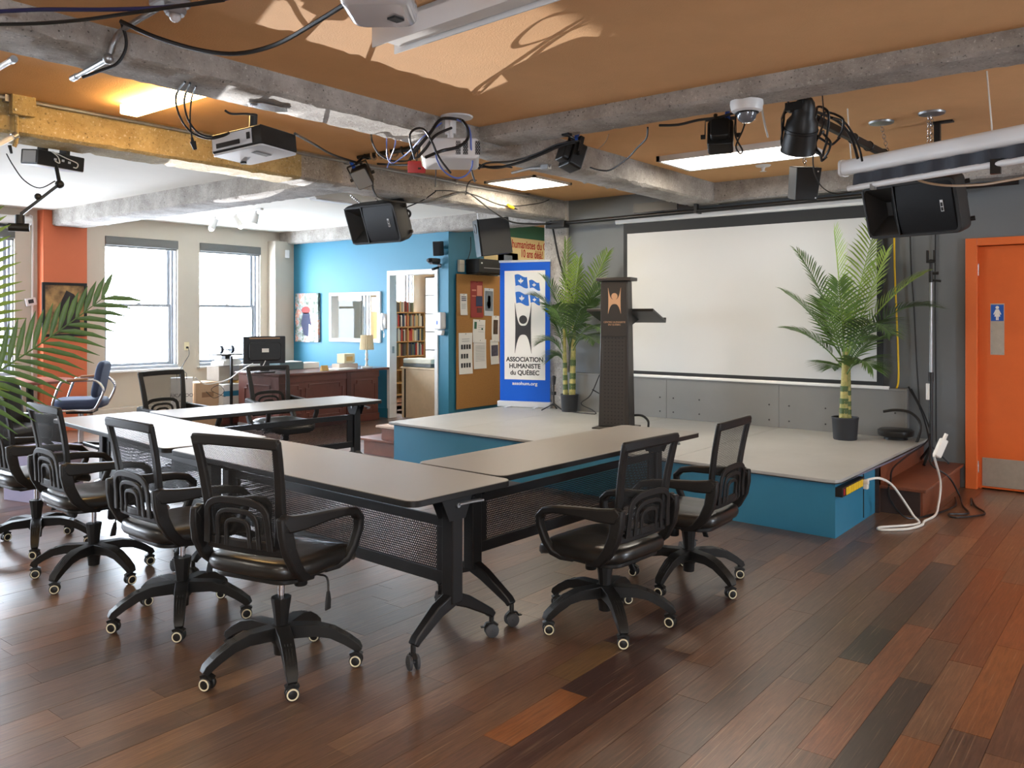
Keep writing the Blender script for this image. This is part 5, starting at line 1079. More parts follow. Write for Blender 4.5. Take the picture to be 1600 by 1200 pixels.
sheet('white sheet with a dark picture at the right edge of the cork board', 9.52, 1.31, .17, .38, PAPER, deco=both(blocks(((-.05, .05, -.08, .13),), mat('dark picture print', (92,70,56), .6, vary=(20, .5)))), tilt=-2)
sheet('white sheet with three rows of small portraits at the lower left of the cork board', 8.86, .97, .29, .58, PAPER, deco=both(lines(-.08, .08, (.2, .17), .006), blocks([(-.10 + .055*i, -.062 + .055*i, .06 - .13*j, .125 - .13*j) for i in range(4) for j in range(3) if (i, j) != (3, 1)], INK)))
sheet('plain typed white letter below the stamped one on the cork board', 9.17, .95, .28, .42, PAPER, deco=lines(-.10, .11, [.12 - .022*i for i in range(11)], .004))
sheet('white sheet with a group photograph at the lower right of the cork board', 9.50, .97, .19, .36, PAPER, deco=blocks(((-.075, .075, -.06, .10),), mat('violet grey photo', (96,92,108), .6, vary=(25, .5))), tilt=1.5)
# anniversary banner and small sign in the passage
t = thing('wall_banner', 'cream banner with red lettering on the green passage wall', 'banner', M=frame((10.25, 7.868, 2.42), (0, -1, 0)))
obj('sheet', MB().box((-.95, -.24, 0), (1.0, .27, .006)), mat('cream banner cloth', (236,214,158), .8), t, smooth=0)
RED = mat('red lettering', (186,36,30), .6)
text('lettering', 'Les', .17, RED, t, -.53, .118, .007, 'LEFT', bold=.002, fit=.20); text('lettering', 'humanistes du', .17, RED, t, -.30, .118, .007, 'LEFT', bold=.003, fit=.756); text('lettering', 'Québec', .17, RED, t, .50, .118, .007, 'LEFT', bold=.003, fit=.42); text('lettering', '10 ans déjà!', .17, RED, t, -.08, -.018, .007, 'LEFT', bold=.003, fit=.545)
t = thing('wall_sign', 'small white sign with dark lettering above the blue banner edge', 'sign', M=frame((9.86, 7.868, 2.05), (0, -1, 0)))
obj('sheet', MB().box((-.24, -.16, 0), (.24, .40, .006)), PAPER, t, smooth=0); text('lettering', 'du Québec', .10, INK, t, .02, .0, .007, bold=.002); text('lettering', 'le site de', .07, INK, t, .02, -.10, .007, bold=.001); obj('print', MB().box((-.1, .12, .006), (.1, .36, .0075)), PHOT, t, smooth=0)

# ------------------------------------------------------------------ the office behind
t = thing('counter_cabinet', 'pale wood cabinet just inside the office doorway', 'cabinet', (8.95, 8.55, 0)); obj('body', MB().box((8.74, 8.02, 0), (9.22, 8.98, .72)), OAK, t, world=True, smooth=0); obj('top', MB().box((8.72, 8.0, .72), (9.24, 9.0, .745)), OAK, t, .003, 0, world=True); obj('end_strip', MB().box((8.735, 8.9, 0), (8.742, 8.93, .72)), GROOVE, t, world=True, smooth=0)
t = thing('scanner', 'pale grey flatbed scanner on the office cabinet', 'scanner', (8.95, 8.75, .747)); obj('base', MB().box((-.17, -.32, 0), (.17, .25, .05)), mat('dark scanner base', (96,100,102), .5), t, .008, 0); obj('lid', MB().box((-.17, -.32, .05), (.17, .25, .12)), mat('cream scanner lid', (222,220,204), .5), t, .015, 0)
t = thing('desk_chair', 'red upholstered office chair back behind the scanner', 'chair', (9.75, 9.0, 0)); REDC = mat('red upholstery', (128,54,50), .8, bump=(200, .2))
obj('backrest', MB().lathe([(0, -.03), (.2, -.03), (.23, -.01), (.23, .01), (.2, .03), (0, .03)], 22, (.0, 0, .80), Mx(((.3,.0,.95),(.95,0,-.3),(0,.75,0)))), REDC, t); obj('seat', MB().prism(rrect(.46, .46, .1), .08, (0, 0, .42)), REDC, t, .02); obj('column', MB().cyl((0, 0, .04), (0, 0, .42), .025, n=10), BLACK, t); obj('back_bar', MB().box((-.05, -.03, .44), (-.03, .03, .8)), BLACK, t, smooth=0)
for k in range(5): obj('base_leg', MB().sweep([(0, 0, .10), (.26*cos(k*1.257), .26*sin(k*1.257), .05)], (-sin(k*1.257), cos(k*1.257), 0), (.035, .04)).ball((.27*cos(k*1.257), .27*sin(k*1.257), .028), .028, 8), BLACK, t)
BOOKC = [mat('book cover %d' % i, c, .6) for i, c in enumerate(((176,60,52), (214,206,190), (86,78,70), (198,168,120), (60,74,98), (120,44,44), (150,150,146), (96,104,82), (228,224,214), (70,56,50)))]
def bookcase(label, x0, x1, y0, y1, zs, m, mid=None):
    t = thing('bookcase', label, 'bookcase', ((x0 + x1)/2, y0, 0)); 
    for x in [x0, x1 - .02] + ([mid] if mid else []): obj('upright', MB().box((x, y0, 0), (x + .02, y1, zs[-1])), m, t, world=True, smooth=0)
    for z in zs: obj('shelf', MB().box((x0, y0, z - .02), (x1, y1, z)), m, t, world=True, smooth=0)
    obj('back', MB().box((x0, y1 - .01, 0), (x1, y1, zs[-1])), m, t, world=True, smooth=0)
def books(x0, x1, y0, z, hmax, label, group, seed, tall=.75):
    r = random.Random(seed); x = x0; first = None
    while x < x1 - .02:
        th = r.uniform(.022, .05); h = hmax*r.uniform(tall, .97); d_ = r.uniform(.13, .17); m = r.choice(BOOKC)
        q = MB().box((0, 0, 0), (min(th, x1 - x) - .002, d_, h))
        o = tag(obj('book', q, m, loc=(x, y0 + r.uniform(.01, .03), z + .001), smooth=0), label, 'book', group); x += th
bookcase('pine bookcase full of paperbacks below the office window', 10.45, 11.48, 11.17, 11.40, (.05, .27, .51, .76, 1.03, 1.30, 1.57), mat('pine', (206,160,104), .6, vary=(8, .15)), 11.02)
for i, z in enumerate((1.30, 1.03, .76)):
    nm = ('top', 'second', 'third')[i]
    books(10.62, 11.01, 11.17, z, .25, 'book on the %s shelf, left bay, of the pine bookcase' % nm, 'books on the pine bookcase', 11 + i)
    books(11.05, 11.45, 11.17, z, .25, 'book on the %s shelf, right bay, of the pine bookcase' % nm, 'books on the pine bookcase', 31 + i)
books(10.62, 11.25, 11.2, 1.57, .22, 'book standing on top of the pine bookcase', 'books on top of the pine bookcase', 5, .8)
bookcase('tall white bookcase seen at the right of the office doorway', 11.72, 12.4, 11.12, 11.40, (.05, .45, .85, 1.2, 1.55, 1.9, 2.25), WHITE)
for i, z in enumerate((.85, 1.2, 1.55, 1.9)): books(11.75, 12.1, 11.12, z, .30, 'book on the tall white bookcase, shelf %s' % ('fourth from top', 'third from top', 'second from top', 'just under the top')[i], 'books on the tall white bookcase', 51 + i)
t = thing('blackboard', 'grey green board inside the office behind the glass', 'board', (10.0, 11.42, 1.5)); obj('board', MB().box((9.55, 11.40, 1.02), (10.1, 11.44, 1.75)), mat('slate board', (150,160,160), .5, vary=(3, .2)), t, world=True, smooth=0); obj('leg', MB().box((9.58, 11.40, 0), (9.61, 11.43, 1.02)), STEEL, t, world=True, smooth=0); obj('leg', MB().box((10.04, 11.40, 0), (10.07, 11.43, 1.02)), STEEL, t, world=True, smooth=0); obj('frame', MB().ring([(9.53, 1.0), (10.12, 1.0), (10.12, 1.77), (9.53, 1.77)], [(9.56, 1.03), (10.09, 1.03), (10.09, 1.74), (9.56, 1.74)], .03, (0, 11.425, 0), (1,0,0), (0,0,1)), STEEL, t, world=True, smooth=0)

# ------------------------------------------------------------------ by the windows at left
t = thing('framed_picture', 'dark framed picture in gold and brown on the orange pillar', 'picture', M=frame((4.95, 11.33, 1.58), (0, -1, 0)))
gp = mat('gold and brown painted print', (196,150,90), .5, vary=(5, .8, 3), col2=(52,34,26))
obj('print', MB().box((-.25, -.32, .005), (.25, .32, .012)), gp, t, smooth=0); obj('frame', MB().ring(rrect(.56, .70, .002, 1), rrect(.49, .63, .002, 1), .025), BLACK, t, .003, 0); obj('dark_shape', MB().prism([(-.05, -.3), (.2, -.3), (.18, .05), (.12, .2), (.02, .25), (-.04, .12), (-.08, -.05)], .001, (0, 0, .012)), mat('dark brown print', (44,32,28), .5, vary=(9, .4)), t, smooth=0)
t = thing('thermostat', 'tilted white thermostat left of the orange pillar', 'thermostat', M=frame((4.60, 11.49, 1.68), (0, -1, 0)) @ Mx.Rotation(R(12), 4, 'Z')); obj('body', MB().prism(rrect(.13, .10, .01), .03), PLWH, t, .005); obj('display', MB().box((-.035, -.02, .03), (.03, .03, .032)), INK, t, smooth=0)
t = thing('conduit', 'white surface pipe down the wall beside the orange pillar', 'pipe', (4.62, 11.48, 1.5)); obj('pipe', MB().tube([(4.3, 11.48, 2.74), (4.55, 11.48, 2.74), (4.62, 11.48, 2.70), (4.62, 11.48, 1.7), (4.62, 11.48, .2)], .014, 8), WHITE, t, world=True)
t = thing('wall_socket', 'cream wall socket with a cord between the two windows', 'socket', M=frame((6.77, 11.5, 1.05), (0, -1, 0))); obj('plate', MB().prism(rrect(.08, .12, .006), .008), mat('cream socket plate', (226,216,180), .5), t, .002); obj('plug', MB().cyl((0, -.02, .008), (0, -.02, .035), .016, n=10), INK, t)
cable('cord', [(6.77, 11.45, 1.02), (6.76, 11.42, .92), (6.68, 11.42, .80), (6.62, 11.42, .68), (6.62, 11.42, .5)], .005, CBLK, 'black cord falling from the cream wall socket')
t = thing('baseboard_heater', 'low beige heater along the wall under the first window', 'heater', (5.9, 11.4, .1)); obj('body', MB().box((5.35, 11.40, .05), (7.6, 11.495, .23)), BEIGE, t, .008, 0, world=True); obj('grille_slot', MB().box((5.4, 11.395, .08), (7.55, 11.40, .10)), PLGR, t, world=True, smooth=0)
# blue armchair on chrome tube
BLUC = mat('blue grey upholstery', (52,64,92), .75, bump=(240, .2)); WOODARM = mat('brown arm pad', (170,120,84), .5)
t = thing('armchair', 'blue padded armchair with chrome arms by the orange pillar', 'armchair', (4.28, 9.40, 0), R(142))
obj('seat', MB().prism(rrect(.52, .50, .14, 6), .10, (0, 0, .50)), BLUC, t, .035, seg=4)
obj('backrest', MB().prism(rrect(.44, .40, .10, 6), .07, (-.24, 0, .80), (0, 1, 0), (-.2, 0, .98)), BLUC, t, .028, seg=4)
for s in (-1, 1):
    y = s*.28; obj('arm_tube', MB().tube([(.0, y*.8, .49), (.16, y, .49), (.21, y, .54), (.14, y, .76), (.08, y, .80), (-.12, y, .81), (-.22, y, .80), (-.29, y, .70), (-.22, y, .53), (-.16, y, .49), (0, y*.8, .49)], .014, 10, sm=5), CHROME, t); obj('arm_pad', MB().sweep([(.07, y, .815), (-.14, y, .825)], (0, 1, 0), (.025, .045)), WOODARM, t, .008)
obj('mechanism', MB().box((-.15, -.13, .44), (.12, .13, .495)), BLACK, t, .01, 0); obj('column', MB().cyl((0, 0, .08), (0, 0, .45), .03, n=12), CHROME, t)
for k in range(5): obj('base_leg', MB().sweep([(0, 0, .11), (.28*cos(k*1.257), .28*sin(k*1.257), .065)], (-sin(k*1.257), cos(k*1.257), 0), (.03, .04)).ball((.29*cos(k*1.257), .29*sin(k*1.257), .03), .03, 10), BLACK, t)
t = thing('round_table', 'round reddish wooden table by the orange pillar', 'table', (4.22, 10.55, 0)); obj('tabletop', MB().lathe([(0, .715), (.44, .715), (.45, .725), (.45, .745), (.44, .75), (0, .75)], 40), mat('reddish wood top', (150,92,80), .3, vary=(4, .2)), t); obj('pedestal', MB().cyl((0, 0, .03), (0, 0, .715), .04, n=14), BLACK, t); obj('foot', MB().lathe([(0, 0), (.26, 0), (.25, .02), (.05, .04), (0, .04)], 24), BLACK, t)
t = thing('leather_armchair', 'black leather armchair half hidden at the left edge', 'armchair', (3.15, 8.35, 0), R(-70))
obj('seat', MB().prism(rrect(.56, .56, .08, 5), .16, (0, 0, .34)), LEA, t, .05, seg=4); obj('backrest', MB().prism(rrect(.60, .55, .10, 5), .14, (-.26, 0, .62), (0, 1, 0), (-.15, 0, .98)), LEA, t, .05, seg=4)
for s in (-1, 1): obj('armrest', MB().prism(rrect(.56, .36, .06, 5), .10, (0, s*.31 + .05, .40), (1, 0, 0), (0, 0, 1)), LEA, t, .03, seg=3)
for sx_, sy_ in ((-.22, -.26), (-.22, .26), (.22, -.26), (.22, .26)): obj('leg', MB().cyl((sx_, sy_, 0), (sx_, sy_, .26), .022, n=10), BLACK, t)
box_thing('stool', 'pale lilac covered stool behind the mesh chairs at left', 'stool', 3.05, 7.35, 0, .42, .40, .42, mat('lilac cloth', (168,164,196), .8, bump=(90, .2)), 15)

# ------------------------------------------------------------------ stage odds and ends
t = thing('microphone_stand', 'small black desk microphone on a tripod by the potted palm', 'microphone', (7.95, 5.66, .40))
obj('stem', MB().cyl((0, 0, .06), (0, 0, .30), .009, n=8), BLACK, t); obj('clip', MB().box((-.02, -.02, .18), (.02, .02, .22)), BLACK, t, .003, 0); obj('head', MB().cyl((0, 0, .30), (0, 0, .37), .018, .026, 12).ball((0, 0, .38), .028, 12), INK, t)
for k in range(3): obj('leg', MB().sweep([(0, 0, .08), (.06*cos(k*2.1 + .4), .06*sin(k*2.1 + .4), .05), (.15*cos(k*2.1 + .4), .15*sin(k*2.1 + .4), .006)], (-sin(k*2.1 + .4), cos(k*2.1 + .4), 0), (.01, .014)), BLACK, t)
t = thing('socket_box', 'pale grey wall socket box behind the palm by the lectern', 'socket', M=frame((8.2, 5.02, 1.12), (-1, 0, 0))); obj('box', MB().prism(rrect(.20, .08, .008), .05), PLGR, t, .004); obj('outlet', MB().box((-.07, -.02, .05), (-.02, .02, .053)).box((.02, -.02, .05), (.07, .02, .053)), INK, t, smooth=0)
cable('cord', [(8.15, 5.10, 1.08), (8.13, 5.11, .9), (8.08, 5.12, .82), (8.02, 5.2, .6), (7.98, 5.3, .5), (7.9, 5.1, .45), (7.8, 5.0, .42), (7.85, 5.35, .415)], .006, CBLK, 'black lead looping from the wall socket box to the stage behind the palm')
cable('cord', [(8.15, 5.05, 1.08), (8.12, 4.95, .95), (8.12, 4.86, .88), (8.12, 4.86, 1.08)], .006, CBLK, 'black lead hanging in a V under the wall socket box')
cable('cord', [(8.06, 5.2, .66), (8.03, 5.0, .60), (7.95, 4.7, .62), (7.6, 4.45, .7)], .007, CBLK, 'black lead swinging from the palm to the lectern')
cable('cord', [(7.22, 4.18, .52), (7.25, 4.10, .52), (7.28, 4.05, .47), (7.25, 4.03, .415)], .012, CBLK, 'thick black lead curling out of the lectern foot')
t = thing('light_stand', 'slim silver light stand against the charcoal wall near the orange door', 'stand', (7.98, 1.66, .21))
obj('lower_tube', MB().cyl((0, 0, .02), (0, 0, .75), .017, n=10), BLACKM, t); obj('upper_tube', MB().cyl((0, 0, .75), (0, 0, 1.62), .013, n=10), STEEL, t); obj('collar', MB().cyl((0, 0, .72), (0, 0, .80), .022, n=10).cyl((0, 0, 1.58), (0, 0, 1.70), .018, n=10), BLACK, t)
obj('clamp', MB().cyl((0, 0, 1.70), (0, 0, 1.78), .014, n=8).box((-.02, -.035, 1.76), (.02, -.02, 1.86)).box((-.02, .02, 1.76), (.02, .035, 1.86)).box((-.02, -.035, 1.75), (.02, .035, 1.775)), BLACK, t, .003, 0); obj('knob', MB().cyl((0, -.01, 1.66), (-.0, -.06, 1.66), .014, n=8), BLACK, t); obj('knob', MB().cyl((0, -.01, 1.60), (0, -.08, 1.59), .010, n=8), BLACK, t); obj('grip', MB().cyl((0, .02, .70), (0, .02, .56), .02, n=10), CWHT, t)
for k in range(3): obj('leg', MB().sweep([(0, 0, .16), (.17*cos(k*2.1 + .9), .14*sin(k*2.1 + .9), .01)], (-sin(k*2.1 + .9), cos(k*2.1 + .9), 0), (.012, .02)), BLACKM, t)
t = thing('stool', 'low black round stool with a hoop behind the stage corner', 'stool', (8.0, 1.95, .40)); obj('seat', MB().lathe([(0, .03), (.14, .03), (.15, .045), (.15, .08), (.13, .092), (0, .095)], 26), LEA, t); obj('hoop', MB().tube([(-.02, .10, .24), (-.02, 0, .26), (-.03, -.12, .25), (-.04, -.2, .18), (-.06, -.21, .08), (-.1, -.17, -.03), (-.13, -.05, -.02)], .012, 8, sm=5), BLACK, t); obj('foot', MB().lathe([(0, 0), (.10, 0), (.09, .03), (0, .03)], 20), BLACK, t)
t = thing('power_strip', 'black power strip with yellow sockets on the blue stage end', 'power strip', M=frame((6.04, 1.79, .315), (0, -1, 0)))
obj('body', MB().box((-.27, -.032, 0), (.24, .032, .05)), BLACK, t, .004, 0)
for i in range(7): obj('outlet', MB().prism(rrect(.048, .05, .004), .004, (-.17 + .056*i, -.002, .05)), YELP, t, .001)
obj('plug', MB().cyl((.215, 0, .05), (.215, .0, .085), .02, n=12).box((.20, -.05, .05), (.24, .0, .08)), CWHT, t, .004); obj('pilot_lamp', MB().box((-.25, -.02, .05), (-.22, .02, .052)), REDP, t, smooth=0)
t = thing('socket_block', 'white extension socket block hanging by the stage steps', 'socket', M=frame((7.040, 1.400, 0.492), (-.7, -.7, .1), (.35, -.35, .9))); obj('body', MB().prism(rrect(.055, .15, .012), .045, (0, 0, -.02)), CWHT, t, .008); obj('plug', MB().cyl((0, .075, 0), (0, .12, 0), .014, n=10), CWHT, t)
cable('cord', [(6.25, 1.72, .33), (6.35, 1.66, .335), (6.45, 1.60, .28), (6.56, 1.55, .16), (6.55, 1.48, .06), (6.5, 1.44, .012), (6.25, 1.62, .010), (6.18, 1.60, .010), (6.30, 1.47, .010), (6.48, 1.41, .012), (6.62, 1.42, .012), (6.85, 1.40, .012), (7.02, 1.41, .05), (7.1, 1.41, .22), (6.823, 1.400, 0.462)], .009, CWHT, 'white extension cord snaking over the floor from the yellow sockets', sm=7)
cable('cord', [(8.15, 1.88, .86), (8.05, 1.75, .65), (7.75, 1.62, .42), (7.45, 1.55, .30), (7.5, 1.43, .2), (7.55, 1.36, .05), (7.35, 1.30, .01), (7.1, 1.22, .01), (6.98, 1.33, .01), (6.9, 1.26, .01), (7.15, 1.12, .01), (7.4, 1.22, .01), (7.7, 1.3, .01), (7.4, 1.25, .014)], .007, CBLK, 'black cord coiled on the floor before the steps', sm=7)
cable('cord', [(8.16, 1.86, .84), (8.06, 1.72, .6), (7.9, 1.66, .44), (7.3, 1.70, .36), (7.0, 1.73, .30), (6.9, 1.72, .215), (6.78, 1.70, .215), (6.72, 1.68, .12), (6.66, 1.55, .01), (6.9, 1.42, .01), (7.3, 1.35, .01), (7.6, 1.40, .02)], .007, CBLK, 'black cord draped over the stage edge and down the steps', sm=7)
cable('cord', [(8.160, 2.004, 2.454), (8.160, 1.999, 1.929), (8.160, 1.977, 1.346), (8.160, 1.966, 0.939), (8.120, 1.978, 0.830)], .008, CYEL, 'yellow cable hanging down the charcoal wall beside the screen', sm=6)
cable('cord', [(8.170, 1.877, 2.445), (8.170, 1.861, 1.924), (8.170, 1.839, 1.578), (8.170, 1.818, 1.117), (8.150, 1.787, 0.661)], .006, CBLK, 'black cable hanging down the wall just right of the yellow one', sm=6)
cable('cord', [(8.180, 1.663, 2.373), (8.180, 1.668, 1.747), (8.180, 1.663, 1.122), (8.170, 1.656, 0.384)], .006, CBLK, 'black cable hanging down the wall between the stand and the door', sm=6)
cable('cord', [(6.05, 1.76, .37), (6.4, 1.74, .375), (7.0, 1.735, .365), (7.7, 1.72, .37), (8.0, 1.72, .38)], .007, mat('grey blue cable', (108,112,132), .5), 'grey blue cable pinned under the stage edge', sm=4)
# sign on the door
t = thing('door_sign', 'steel plate with a blue and white woman sign on the orange door', 'sign', M=frame((8.225, 1.19, 1.385), (-1, 0, 0)))
obj('plate', MB().box((-.052, -.22, 0), (.052, .22, .003)), KICK, t, .001, 0); obj('sign_face', MB().box((-.048, .07, .003), (.048, .21, .005)), mat('sign blue', (24,84,170), .4), t, smooth=0)
pg = MB().prism([(.0135*cos(2*pi*i/16), .186 + .0135*sin(2*pi*i/16)) for i in range(16)], .0008, (0, 0, .005)); pg.prism([(-.012, .17), (.012, .17), (.030, .128), (.023, .124), (.014, .145), (.022, .108), (.010, .108), (.010, .078), (.001, .078), (.001, .108), (-.001, .108), (-.001, .078), (-.010, .078), (-.010, .108), (-.022, .108), (-.014, .145), (-.023, .124), (-.030, .128)], .0008, (0, 0, .005)); obj('pictogram', pg, CWHT, t, smooth=0)
for x in (-.042, .042):
    for y in (-.205, -.02): obj('screw', MB().cyl((x, y, .003), (x, y, .0045), .004, n=8), STEEL, t)

# ------------------------------------------------------------------ loose cables under the ceiling
cable('cable', [(1.286, 3.728, 2.700), (1.440, 3.522, 2.710), (1.583, 3.296, 2.700), (1.713, 3.099, 2.700), (1.806, 2.938, 2.710), (1.860, 2.807, 2.720)], .0085, mat('navy cable', (40,44,92), .35), 'navy blue cable strung under the ceiling at top left')
cable('cable', [(1.303, 3.779, 2.670), (1.444, 3.589, 2.670), (1.563, 3.413, 2.680), (1.639, 3.204, 2.680), (1.725, 3.028, 2.690), (1.822, 2.833, 2.700)], .0075, CBLK, 'black cable strung just below the navy one at top left')
cable('cable', [(1.747, 3.480, 2.740), (1.841, 3.383, 2.680), (1.987, 3.283, 2.640), (2.101, 3.172, 2.630), (2.150, 2.967, 2.640), (2.124, 2.681, 2.660), (2.098, 2.459, 2.680)], .0095, CBLK, 'thick black cable sagging to the silvery casing at the top')
cable('cable', [(1.813, 3.600, 2.776), (1.843, 3.620, 2.721), (1.848, 3.640, 2.670), (1.820, 3.660, 2.610), (1.772, 3.700, 2.578), (1.708, 3.740, 2.540)], .007, CBLK, 'black cable looping round the elbow of the bent conduit')
cable('cable', [(2.229, 3.800, 2.645), (2.325, 4.050, 2.637), (2.343, 4.050, 2.541), (2.408, 4.050, 2.466), (2.477, 4.000, 2.434), (2.532, 3.950, 2.450), (2.538, 3.900, 2.461)], .0055, CBLK, 'black lead curving from the nearest beam to the black projector, outer one')
cable('cable', [(2.256, 3.800, 2.645), (2.372, 4.050, 2.630), (2.390, 4.050, 2.533), (2.440, 4.030, 2.462), (2.515, 4.000, 2.450), (2.538, 3.900, 2.464)], .0055, CBLK, 'black lead curving from the nearest beam to the black projector, inner one')
cable('cable', [(2.287, 3.800, 2.636), (2.412, 4.050, 2.638), (2.404, 4.050, 2.519), (2.419, 4.050, 2.414)], .0045, CBLK, 'thin black lead hanging from the nearest beam with a plug')
t = thing('plug', 'black plug dangling before the ochre beam', 'plug', (2.422, 4.050, 2.404)); obj('body', MB().cyl((2.419, 4.050, 2.417), (2.434, 4.050, 2.376), .016, .010, 8), BLACK, t, world=True); obj('boot', MB().cyl((2.415, 4.050, 2.437), (2.419, 4.050, 2.414), .006, .010, 8), BLACK, t, world=True)
cable('cable', [(2.483, 3.850, 2.561), (2.527, 3.860, 2.554), (2.629, 3.880, 2.576), (2.703, 3.900, 2.586)], .006, CBLK, 'short black lead behind the projector mount')
cable('cable', [(2.921, 3.850, 2.516), (3.486, 4.400, 2.620), (4.142, 5.000, 2.719), (4.747, 5.400, 2.788)], .009, CBLK, 'black cable slanting right from the black projector')
cable('cable', [(3.686, 4.070, 2.697), (3.683, 4.060, 2.629), (3.861, 4.200, 2.599), (4.061, 4.300, 2.588), (4.197, 4.300, 2.599), (4.212, 4.200, 2.612), (4.219, 4.100, 2.623)], .007, CBLK, 'black cable drooping from the beam left of the white projector')
cable('cable', [(3.971, 3.550, 2.744), (3.740, 3.500, 2.698), (3.639, 3.500, 2.595), (3.582, 3.550, 2.500), (3.567, 3.600, 2.435)], .010, CBLK, 'thick black cable arching left off the white projector pole')
cable('cable', [(3.560, 3.550, 2.436), (3.369, 3.400, 2.510), (3.410, 3.400, 2.564), (3.482, 3.400, 2.577), (3.546, 3.400, 2.521), (3.611, 3.400, 2.434), (3.821, 3.500, 2.382)], .0065, CBLK, 'black cable in an upright loop left of the white projector')
cable('cable', [(3.871, 3.450, 2.707), (3.862, 3.400, 2.651), (3.862, 3.400, 2.581), (3.774, 3.400, 2.520), (3.633, 3.400, 2.475), (3.601, 3.500, 2.444)], .010, CBLK, 'thick black cable circling the front of the white projector')
cable('cable', [(3.772, 3.450, 2.642), (3.600, 3.420, 2.563), (3.550, 3.450, 2.483), (3.531, 3.500, 2.433)], .009, CBLK, 'black cable crossing the left corner of the white projector')
cable('cable', [(3.880, 3.500, 2.720), (3.903, 3.420, 2.661), (3.898, 3.400, 2.539), (3.967, 3.450, 2.444), (3.964, 3.500, 2.385), (3.868, 3.500, 2.356), (3.763, 3.500, 2.382), (3.648, 3.450, 2.430), (3.600, 3.420, 2.479)], .0055, CBLU, 'blue cable hanging in a big loop from the white projector')
cable('cable', [(3.821, 4.070, 2.703), (3.821, 4.070, 2.636), (3.949, 4.200, 2.582), (3.996, 4.200, 2.545), (3.990, 4.100, 2.572), (3.876, 3.900, 2.581), (3.676, 3.600, 2.588), (3.740, 3.500, 2.675)], .005, CBLU, 'blue cable running from the beam up to the projector plate')
cable('cable', [(3.902, 4.070, 2.700), (3.896, 4.070, 2.631), (3.984, 4.200, 2.587), (4.043, 4.300, 2.532)], .005, CBLU, 'short pale blue cable beside the coiled pipe')
cable('cable', [(4.780, 5.200, 2.764), (4.783, 4.900, 2.721), (4.769, 4.600, 2.705), (4.702, 4.400, 2.698)], .009, CBLK, 'black cable stretched along below the coiled pipe')
cable('cable', [(4.262, 4.000, 2.565), (4.441, 4.000, 2.554), (4.650, 4.000, 2.583), (4.909, 4.000, 2.629), (5.065, 4.000, 2.641)], .006, CBLK, 'thin black cable running right under the white projector')
cable('cable', [(4.550, 3.944, 2.609), (4.550, 3.872, 2.569), (4.600, 3.760, 2.550), (4.600, 3.548, 2.566), (4.600, 3.356, 2.605), (4.600, 3.219, 2.636), (4.600, 3.095, 2.646)], .010, CBLK, 'thick black cable swagged to the flood light at the crossing, lower one')
cable('cable', [(4.500, 3.853, 2.537), (4.550, 3.825, 2.582), (4.600, 3.633, 2.581), (4.600, 3.410, 2.608), (4.600, 3.250, 2.648), (4.600, 3.070, 2.651)], .007, CBLK, 'black cable swagged to the flood light at the crossing, upper one')
cable('cable', [(4.600, 4.012, 2.633), (4.700, 4.093, 2.581), (4.900, 4.235, 2.535)], .007, CBLK, 'short black lead hanging under the beam crossing')
cable('cable', [(4.533, 4.300, 2.633), (5.060, 4.800, 2.674), (5.578, 5.300, 2.679)], .005, CBLK, 'thin black lead dropping to a plug on the far beam')
cable('cable', [(5.789, 5.500, 2.687), (5.968, 5.500, 2.708), (6.171, 5.500, 2.713), (6.452, 5.550, 2.717), (6.981, 5.600, 2.672), (7.554, 5.600, 2.759), (7.775, 5.600, 2.826)], .006, CBLK, 'black cable lying across the face of the far beam')
cable('cable', [(4.905, 5.400, 2.700), (5.004, 5.500, 2.606), (5.164, 5.600, 2.565), (5.385, 5.600, 2.549), (5.719, 5.600, 2.578), (6.003, 5.600, 2.652), (6.284, 5.600, 2.741), (6.410, 5.600, 2.736), (6.766, 5.600, 2.596), (7.116, 5.620, 2.514), (7.557, 5.620, 2.531), (7.965, 5.700, 2.572)], .009, CBLK, 'long black cable swagged along the far beam to the wall pipe')
cable('cable', [(5.658, 6.000, 2.487), (5.796, 5.850, 2.570), (5.838, 5.700, 2.624), (5.850, 5.550, 2.692)], .006, CBLK, 'black cable rising from the left loudspeaker')
cable('cable', [(6.285, 5.550, 2.711), (6.248, 5.500, 2.791), (6.191, 5.400, 2.825), (6.035, 5.200, 2.785)], .006, CBLK, 'short black cable bent over the top of the far beam')
t = thing('yellow_connector', 'yellow connector on a cable across the far beam', 'connector', (7.058, 5.600, 2.673)); obj('body', MB().cyl((7.026, 5.610, 2.684), (7.126, 5.610, 2.667), .018, n=10), YELP, t, world=True); obj('boot', MB().cyl((7.126, 5.610, 2.667), (7.193, 5.610, 2.659), .012, .006, 8), BLACK, t, world=True)
cable('cable', [(8.100, 5.929, 2.905), (8.120, 5.811, 2.593), (8.140, 5.732, 2.210), (8.140, 5.622, 1.903), (8.150, 5.484, 1.601)], .012, CBLK, 'black cable slanting down the concrete column behind the palm')
cable('cable', [(4.620, 2.572, 2.673), (4.700, 2.626, 2.626), (4.800, 2.753, 2.593), (4.900, 2.884, 2.556), (5.000, 3.070, 2.516), (5.000, 3.159, 2.521), (5.000, 3.244, 2.549)], .006, CBLK, 'black cable dangling from the cross beam to the flood light')
cable('cable', [(4.620, 2.856, 2.668), (4.700, 2.930, 2.641), (4.800, 3.048, 2.625)], .003, CBRN, 'thin tan wire at the beam crossing')
cable('cable', [(4.620, 2.492, 2.674), (4.640, 2.372, 2.665), (4.660, 2.254, 2.679), (4.700, 2.129, 2.687), (4.700, 1.989, 2.708)], .008, CBLK, 'black cable along the underside of the cross beam to the flood light')
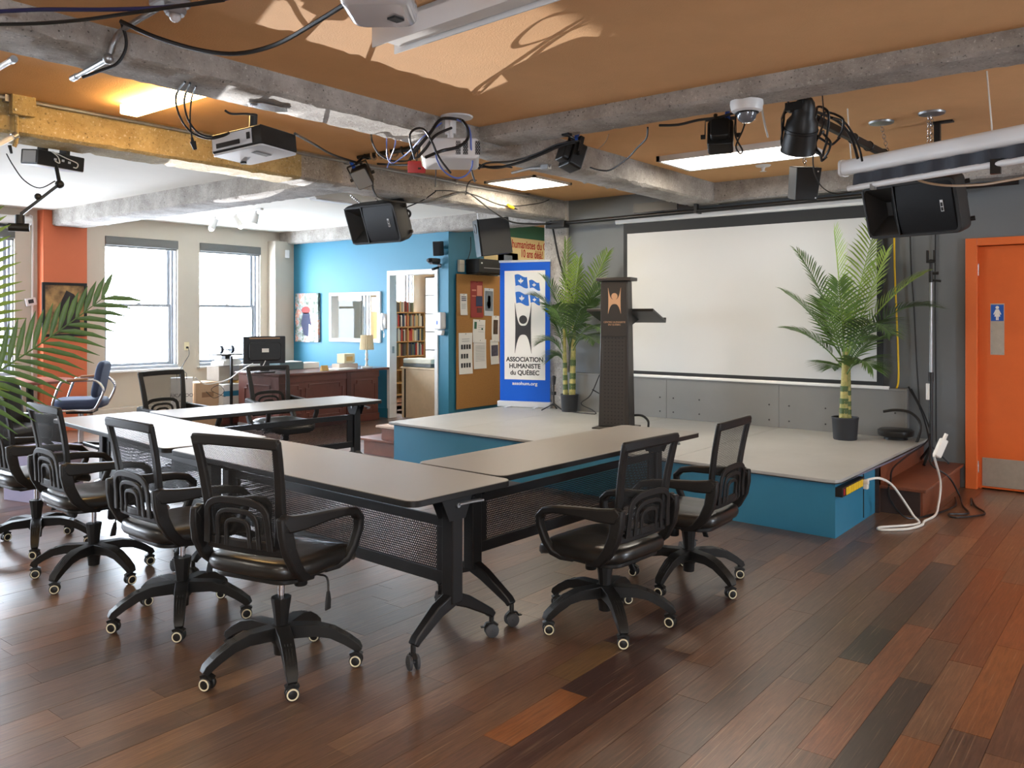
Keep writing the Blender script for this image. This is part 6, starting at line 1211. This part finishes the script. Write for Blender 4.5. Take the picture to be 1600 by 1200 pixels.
cable('cable', [(4.660, 2.011, 2.681), (4.660, 2.019, 2.581), (4.660, 2.003, 2.523), (4.660, 1.972, 2.463), (4.660, 1.987, 2.446), (4.660, 2.011, 2.494), (4.660, 1.972, 2.575), (4.660, 1.948, 2.642)], .005, CBLK, 'black lead with a loop hanging right of the flood light')
cable('cable', [(4.660, 1.856, 2.702), (4.800, 1.897, 2.645), (5.200, 2.030, 2.639)], .006, CWHT, 'white wire rising to the ceiling panel behind the dome camera')
for i, (a, b_, rx, ry, lb) in enumerate(((1236, 205, 15, 34, 'black cable hoop left of the round spotlight'), (1282, 205, 12, 40, 'tall black cable hoop right of the round spotlight'), (1296, 200, 20, 26, 'wide black cable hoop at the lighting bar'), (1286, 228, 9, 22, 'small black cable hoop beside the round spotlight'))):
    ps = []
    for k in range(13):
        q = 2*pi*k/12 + .3*i; ps.append((a + rx*cos(q), b_ + ry*sin(q)))
    base = V((4.72 + .06*i, 0, 0)); ctr = {0: (4.720, 1.708, 2.549), 1: (4.860, 1.588, 2.557), 2: (5.000, 1.582, 2.599), 3: (4.800, 1.555, 2.459)}[i]; u = V((.62, -.785, 0)); 
    s_ = V(ctr).dot(V((.785, .62, 0)))/1310
    cable('cable', [V(ctr) + u*(x - a)*s_ + V((0, 0, 1))*(b_ - y)*s_ + V((.785, .62, 0))*.03*sin(k*1.7) for k, (x, y) in enumerate(ps)], .007, CBLK, lb, n=6, sm=4)
cable('cable', [(4.640, 1.600, 2.669), (4.750, 1.609, 2.660), (5.000, 1.605, 2.677), (5.200, 1.585, 2.665), (5.400, 1.576, 2.609), (5.500, 1.566, 2.491)], .009, CBLK, 'black cable arching from the bracket over the lighting bar')
cable('cable', [(5.000, 1.568, 2.657), (5.200, 1.563, 2.670), (5.350, 1.562, 2.638), (5.500, 1.559, 2.563), (5.500, 1.539, 2.472)], .007, CBLK, 'second black cable arching just inside the first over the lighting bar')
cable('cable', [(5.000, 1.679, 2.461), (5.200, 1.738, 2.388), (5.500, 1.789, 2.335), (5.800, 1.797, 2.324), (6.000, 1.751, 2.356)], .004, CBLK, 'thin dark wire drooping below the round spotlight')
cable('cable', [(5.600, 1.272, 2.357), (5.600, 1.199, 2.318), (5.600, 1.075, 2.286), (5.500, 0.888, 2.260), (5.400, 0.745, 2.255), (5.300, 0.581, 2.257)], .007, CBRN, 'tan cable sagging under the rolled-up screen')
